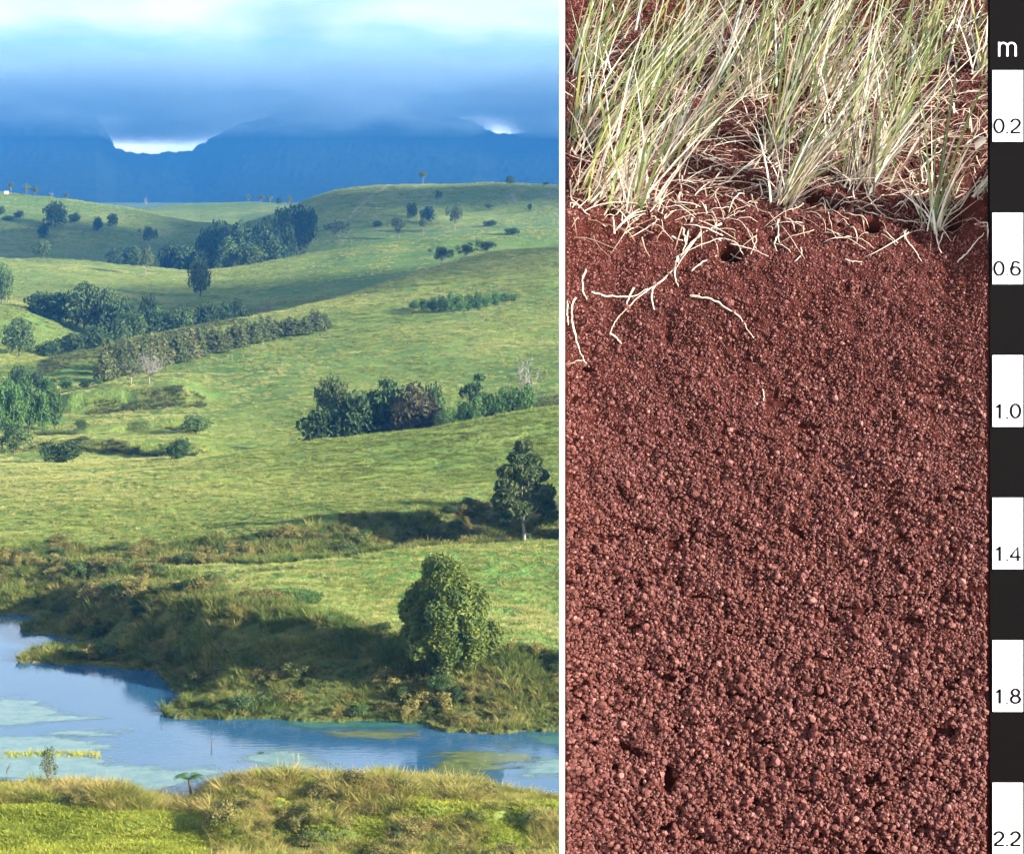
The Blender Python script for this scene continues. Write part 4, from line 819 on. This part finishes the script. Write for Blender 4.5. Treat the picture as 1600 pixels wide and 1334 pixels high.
TUS = [(985, 318, 46, .62, .10, .020, 'green and straw tussock rooted above the branching white root', .5), (1070, 205, 60, .50, .28, .022, 'dark slender tussock left of the middle of the bank', .6), (1203, 232, 60, .62, .16, .020, 'tall green tussock standing in a dark hollow', .3),
       (1222, 310, 80, .60, .42, .014, 'dense brown tussock leaning right above the forked white roots', .7), (1345, 285, 80, .62, .16, .024, 'pale silvery tussock with the widest sheaf of dry leaves', .65), (1460, 350, 34, .60, .06, .014, 'thin tussock with one long leaf hanging over the sod lip', .4),
       (905, 215, 50, .60, .40, .030, 'tussock against the white board, blades sweeping right', .35), (930, 300, 36, .50, .34, .030, 'low loose tussock just right of the white board foot of the grass', .6), (1535, 345, 40, .40, .55, .018, 'brown bent tussock beside the measuring staff', .9), (1522, 110, 30, .5, .03, .016, 'upright thin tussock half hidden by the measuring staff', .45),
       (1436, 105, 40, .5, .08, .02, 'green tussock on the upper bank left of the staff', .35), (1270, 150, 60, .55, .30, .035, 'straw-rich tussock on the upper middle of the bank', .65), (1130, 120, 50, .5, .30, .035, 'grey-green tussock high on the bank above the dark one', .5), (1000, 150, 60, .55, .30, .035, 'green sweeping tussock high on the left of the bank', .35)]
TUS += [(958, 262, 30, .5, .18, .016, 'slim yellow-green tussock between the board and the branching root', .35), (1030, 250, 34, .5, .2, .018, 'slim straw tussock left of the dark slender one', .6), (1160, 150, 44, .52, .12, .02, 'upright green tussock high between grey-green and tall ones', .3),
        (1300, 235, 44, .55, .22, .018, 'narrow straw tussock left of the silvery one', .7), (1385, 235, 40, .5, .1, .018, 'narrow green tussock right of the silvery one', .4), (1350, 140, 44, .5, .14, .025, 'green tussock high behind the silvery one', .35), (1230, 110, 44, .5, .2, .025, 'pale tussock high behind the tall green one', .6), (900, 110, 44, .5, .3, .02, 'topmost tussock beside the white board', .3), (1060, 100, 44, .5, .22, .025, 'topmost green tussock left of the grey-green one', .35)]
for k, (a_, b_, n_, l_, le, sp_, lb_, dr) in enumerate(TUS): tussock(a_, b_, n_, l_, le, sp_, lb_, 800 + k, dr)
def back_grass():
    b = MB(); n = 300; x = rng.uniform(.17, 2.3, n); s_ = s_of_row(150) + rng.uniform(0, 1.1, n); p = soil_pt(x, s_, -.01)
    d = np.stack([rng.normal(.25, .3, n), rng.normal(-.1, .25, n), np.ones(n)], 1); a = rng.normal(0, .6, n)
    b.ribbons(p, d, rng.uniform(.2, .6, n), rng.uniform(.003, .009, n), rng.uniform(0, .5, n), 6, np.stack([np.cos(a), np.sin(a), 0 * a], 1))
    b.v[0][:, 0] = np.maximum(b.v[0][:, 0], .160 + .028 * (b.v[0][:, 1] - DF)); me = b.mesh('bank_top_grass', [M['blade_green'], M['blade_dry']])
    me.polygons.foreach_set('material_index', np.repeat(rng.integers(0, 2, n), 6).astype(np.int32)); tag(ob('bank_top_grass', me), 'dense mixed grass behind the front tussocks on the bank', kind='stuff')
back_grass()
def thatch():
    b = MB(); n = 1250; x = rng.uniform(.165, 1.75, n); row_ = 20 + (300 + 110 * fbm(x / .22, x * 0, 3, 66)) * rng.uniform(0, 1, n)**.8; s_ = np.interp(-row_, -rowg, sgrid); p = soil_pt(x, s_, .006); nn = prof_n(s_); nrm = np.stack([0 * x, nn[:, 0], nn[:, 1]], 1); upd = np.stack([0 * x, nn[:, 1], -nn[:, 0]], 1)
    a = rng.normal(.85, .75, n); d = np.cos(a)[:, None] * np.array([1., 0, 0]) + np.sin(a)[:, None] * upd + nrm * rng.uniform(0, .5, n)[:, None]
    side = np.cross(d, nrm); side /= np.linalg.norm(side, axis=1)[:, None]
    b.ribbons(p, d, rng.gamma(2.2, .035, n), rng.uniform(.0022, .0058, n), rng.uniform(.0, .7, n), 5, side, .55)
    b.v[0][:, 0] = np.maximum(b.v[0][:, 0], .158); tag(ob('grass_thatch', b.mesh('grass_thatch', M['straw'])), 'bleached dead straw lying between the tussocks', kind='stuff')
thatch()
def fringe():
    b = MB(); n = 330; x = rng.uniform(.17, 1.33, n); row_ = rng.uniform(190, 372, n); s_ = np.interp(-row_, -rowg, sgrid)
    for k in range(n):
        m_ = 8; t = np.linspace(0, 1, m_); ln_ = rng.gamma(2.0, .035) + .02; a = rng.normal(0, .8); sx_ = x[k] + np.sin(a) * ln_ * t + rng.normal(0, .25) * ln_ * t**2; ss = s_[k] - np.cos(a) * ln_ * t * .8
        q = soil_pt(np.clip(sx_, .165, 1.335), np.maximum(ss, .3), .004 + .012 * np.sin(np.pi * t) * rng.uniform(.3, 1.6)); b.tube(q, np.linspace(.0016, .0007, m_) * rng.uniform(.6, 1.5), 4)
    tag(ob('hanging_rootlets', b.mesh('hanging_rootlets', M['straw'], True)), 'tangle of fine pale rootlets hanging from the sod', kind='stuff')
fringe()
def curve_pts(pts, lift, wob, seed):
    r = np.random.default_rng(seed); P_ = np.array([on_soil(p[0], p[1], lift) for p in pts]); t = np.linspace(0, 1, len(P_)); T = np.linspace(0, 1, max(6, 4 * len(P_)))
    q = np.stack([pchip(t, P_[:, i].copy(), T) if len(P_) > 2 else np.interp(T, t, P_[:, i]) for i in range(3)], 1)
    q[1:-1] += r.normal(0, wob, (len(T) - 2, 3)); return q
def root(pts, r0, r1, label, branches=(), m='root', lift=.005, name='root'):
    q = curve_pts(pts, lift, .0012, len(label)); b = MB(); rr = np.linspace(r0, r1 * .7, len(q)) * .64 * (1 + .18 * rng.normal(size=len(q))); b.tube(q, np.clip(rr, .0012, None), 6)
    o = tag(ob(name, b.mesh(name, M[m], True)), label, 'root', 'exposed roots')
    for k, bp in enumerate(branches):
        c = MB(); qb = curve_pts(bp, lift, .001, k); c.tube(qb, np.linspace(r1 * 1.1, r1 * .5, len(qb)), 5); ob('rootlet', c.mesh('rootlet', M[m], True), o)
root([(1126, 350), (1088, 372), (1066, 398), (1042, 432), (1000, 462), (976, 486), (962, 502), (953, 521)], .0046, .0030, 'long forked white root slanting down across the soil face',
     [[(1080, 344), (1074, 368), (1066, 396)], [(1058, 402), (1054, 428), (1060, 447)], [(1022, 446), (1018, 466), (1023, 484)], [(1066, 360), (1070, 380)], [(1048, 372), (1066, 378)], [(953, 520), (966, 530), (971, 537)], [(924, 456), (950, 463), (985, 464), (1012, 452)], [(990, 450), (982, 466), (977, 482)]])
root([(915, 424), (910, 440), (912, 458), (917, 468)], .0044, .0034, 'short hooked white root near the white board'); root([(900, 465), (893, 480), (896, 510), (905, 545), (912, 562), (921, 574)], .0046, .0030, 'long bowed white root hanging beside the white board')
root([(1078, 462), (1106, 467), (1136, 482), (1156, 496), (1166, 512), (1177, 528)], .0050, .0024, 'dark-topped root curving down the middle of the face', m='root', lift=.006)
root([(887, 284), (889, 304), (908, 328), (945, 356)], .0040, .0026, 'pale root arching from the sod beside the white board'); root([(1122, 374), (1146, 388), (1158, 402), (1166, 413)], .0044, .0022, 'frayed root over the dark hole in the face', [[(1140, 380), (1168, 388), (1200, 402)], [(1130, 372), (1150, 380), (1162, 398)]])
root([(1080, 424), (1096, 410), (1120, 398)], .0044, .0034, 'stubby pale root end pointing out of the dark hole'); root([(1226, 322), (1214, 350), (1216, 372), (1234, 396)], .0040, .0026, 'pale forked root below the brown leaning tussock', [[(1215, 345), (1206, 372), (1222, 384)], [(1222, 330), (1238, 350), (1242, 362)], [(1216, 366), (1210, 380), (1214, 392)]])
root([(1332, 282), (1330, 300), (1344, 322), (1366, 338), (1410, 343), (1450, 345)], .0042, .0030, 'white root looping out of the silvery tussock'); root([(1342, 268), (1350, 300), (1372, 330), (1382, 340)], .0040, .0026, 'white root hanging close beside the looping one')
root([(1411, 356), (1416, 376), (1430, 392), (1440, 408)], .0036, .0024, 'thin white root hanging under the sod lip'); root([(1456, 300), (1461, 345), (1463, 372), (1470, 396)], .0050, .0026, 'pale root dropping below the thin tussock', [[(1490, 352), (1474, 364), (1466, 384)]])
root([(1495, 411), (1512, 396), (1530, 380)], .0036, .0026, 'straight pale stick leaning on the face near the staff'); root([(1070, 222), (1059, 250), (1058, 280), (1063, 306)], .0044, .0026, 'white root hanging straight from the dark slender tussock')
root([(1200, 232), (1172, 254), (1150, 270), (1128, 282)], .0034, .0024, 'thin white root crossing left of the dark hollow'); root([(1213, 228), (1196, 252), (1186, 264), (1158, 272)], .0042, .0028, 'thicker white root below the tall green tussock')
root([(1192, 608), (1194, 616), (1193, 626)], .0036, .0030, 'tiny pale root chip alone in the middle of the face', name='root_chip'); root([(884, 572), (896, 566), (914, 562)], .0034, .0026, 'dull twig lying across a crack beside the white board', m='root_dark')
root([(1110, 330), (1118, 345), (1114, 360)], .0034, .0024, 'short curved root just above the dark hole'); root([(1182, 356), (1180, 376), (1172, 400)], .0030, .0020, 'short upright root right of the dark hole'); root([(1250, 388), (1252, 398), (1240, 412)], .0034, .0024, 'short bent root right of the forked one')
root([(885, 470), (884, 490), (888, 508)], .0036, .0024, 'root stub touching the white board'); root([(1100, 320), (1102, 334)], .0034, .0030, 'stubby upright root piece under the straw'); root([(1320, 405), (1332, 410), (1346, 410)], .0032, .0022, 'small flat root fragment right of centre')
# white divider strip, built as a board at the end of the bank
b = MB(); yb0, yb1 = 5.86, 6.28; ul, ur = (874 - CX) / F, (882.5 - CX) / F; zb, ztp = -2.5, .66
b.add([(ul * yb0, yb0, zb), (ur * yb0, yb0, zb), (ur * yb1, yb1, zb), (ul * yb1, yb1, zb), (ul * yb0, yb0, ztp), (ur * yb0, yb0, ztp), (ur * yb1, yb1, ztp), (ul * yb1, yb1, ztp)], [(0, 3, 2, 1), (4, 5, 6, 7), (0, 1, 5, 4), (1, 2, 6, 5), (2, 3, 7, 6), (3, 0, 4, 7)])
m_board, nt, p = mat('board_paint', (.86, .86, .85), .5, .3)
tag(ob('edge_board', b.mesh('edge_board', m_board)), 'narrow upright white painted board closing the left end of the soil bank', 'board')
# measuring staff
def staff():
    y0 = 5.979; fx = lambda px: (px - CX) / F * y0; fz = lambda py: (HZ - py) / F * y0
    m_blk, nt, p = mat('staff_black', (.0055, .0048, .0050), .85, .0); m_wht = mat('staff_white', (.86, .86, .86), .55, .2)[0]
    e = ob('measuring_staff', None, None, (fx(1575), y0, fz(1440))); tag(e, 'black and white measuring staff marked in metres against the soil bank', 'measuring staff'); o = np.array(e.location)
    b = MB(); b.box((fx(1547) - o[0], 0, 0), (fx(1603) - o[0], .03, fz(-60) - o[2])); bd = ob('board', b.mesh('board', m_blk), e)
    def arc(cx, cy, rx, ry, a0, a1, n=28): t = np.radians(np.linspace(a0, a1, n)); return np.stack([cx + rx * np.cos(t), cy + ry * np.sin(t)], 1)
    ln = lambda *p: np.array(p, float)
    GL = {'0': (.56, [arc(.28, .5, .235, .45, 90, 450, 40)]), '1': (.56, [ln((.12, .74), (.21, .78), (.29, .86), (.32, .97), (.32, 0))]), '.': (.28, [ln((.14, .0), (.14, .1))]),
          '2': (.56, [np.vstack([arc(.28, .69, .215, .255, 175, -40, 26), ln((.30, .33), (.13, .19), (.06, .05)), ln((.06, .05), (.53, .05))])]),
          '4': (.56, [ln((.40, 0), (.40, .95), (.03, .29), (.03, .27), (.55, .27))]), '6': (.56, [np.vstack([arc(.285, .72, .205, .225, 25, 130, 14), arc(.56, .42, .51, .42, 150, 185, 8)]), arc(.285, .32, .215, .27, 90, 450, 36)]),
          '8': (.56, [arc(.28, .735, .185, .215, 90, 450, 34), arc(.28, .275, .225, .235, 90, 450, 36)]),
          'm': (.84, [ln((.07, 0), (.07, .72)), np.vstack([ln((.07, .0), (.07, .42)), arc(.245, .47, .175, .21, 170, 0, 20), ln((.42, .4), (.42, 0))]), np.vstack([ln((.42, .3), (.42, .42)), arc(.595, .47, .175, .21, 170, 0, 20), ln((.77, .4), (.77, 0))])])}
    def text(body, pxc, pybase, hpx, m, par, yy, wpx, wgt=.125):
        """stroke lettering raised a hair above the board"""
        tot = sum(GL[c][0] for c in body); sc = hpx * y0 / F; sx = wpx * y0 / F / tot; b = MB(); pen = 0; x0 = fx(pxc - wpx / 2) - o[0]; zb_ = fz(pybase) - o[2]
        for ch in body:
            w_, strokes = GL[ch]
            for k, st in enumerate(strokes):
                d = np.gradient(st, axis=0); d /= np.linalg.norm(d, axis=1)[:, None] + 1e-9
                nrm = np.stack([-d[:, 1], d[:, 0]], 1); hw = wgt * .5
                l_, r_2 = st + nrm * hw, st - nrm * hw; n = len(st); yq = yy - .0001 * k
                v = np.vstack([np.stack([x0 + (pen + q[:, 0]) * sx, np.full(n, yv), zb_ + q[:, 1] * sc], 1) for yv in (yq - .0006, yq + .0004) for q in (l_, r_2)])
                i = np.arange(n - 1); A, B_, C_, D_ = i, i + n, i + 2 * n, i + 3 * n
                b.add(v, np.vstack([np.stack([A, A + 1, B_ + 1, B_], 1), np.stack([A, C_, C_ + 1, A + 1], 1), np.stack([B_, B_ + 1, D_ + 1, D_], 1)]))
            pen += w_
        ob('lettering', b.mesh('lettering', m), par)
    text('m', 1574, 88.5, 31, m_wht, bd, -.0006, 31, .078)
    for k, lab in enumerate(['0.2', '0.6', '1.0', '1.4', '1.8', '2.2']):
        t0 = 110.3 + 222.35 * k; b = MB(); b.box((fx(1550.5) - o[0], -.003, fz(t0 + 111.3) - o[2]), (fx(1598) - o[0], .001, fz(t0) - o[2])); w_ = ob('white_block', b.mesh('white_block', m_wht), e)
        text(lab, 1573.5, t0 + 98.5, 23.5, m_blk, w_, -.0036, 43)
staff()
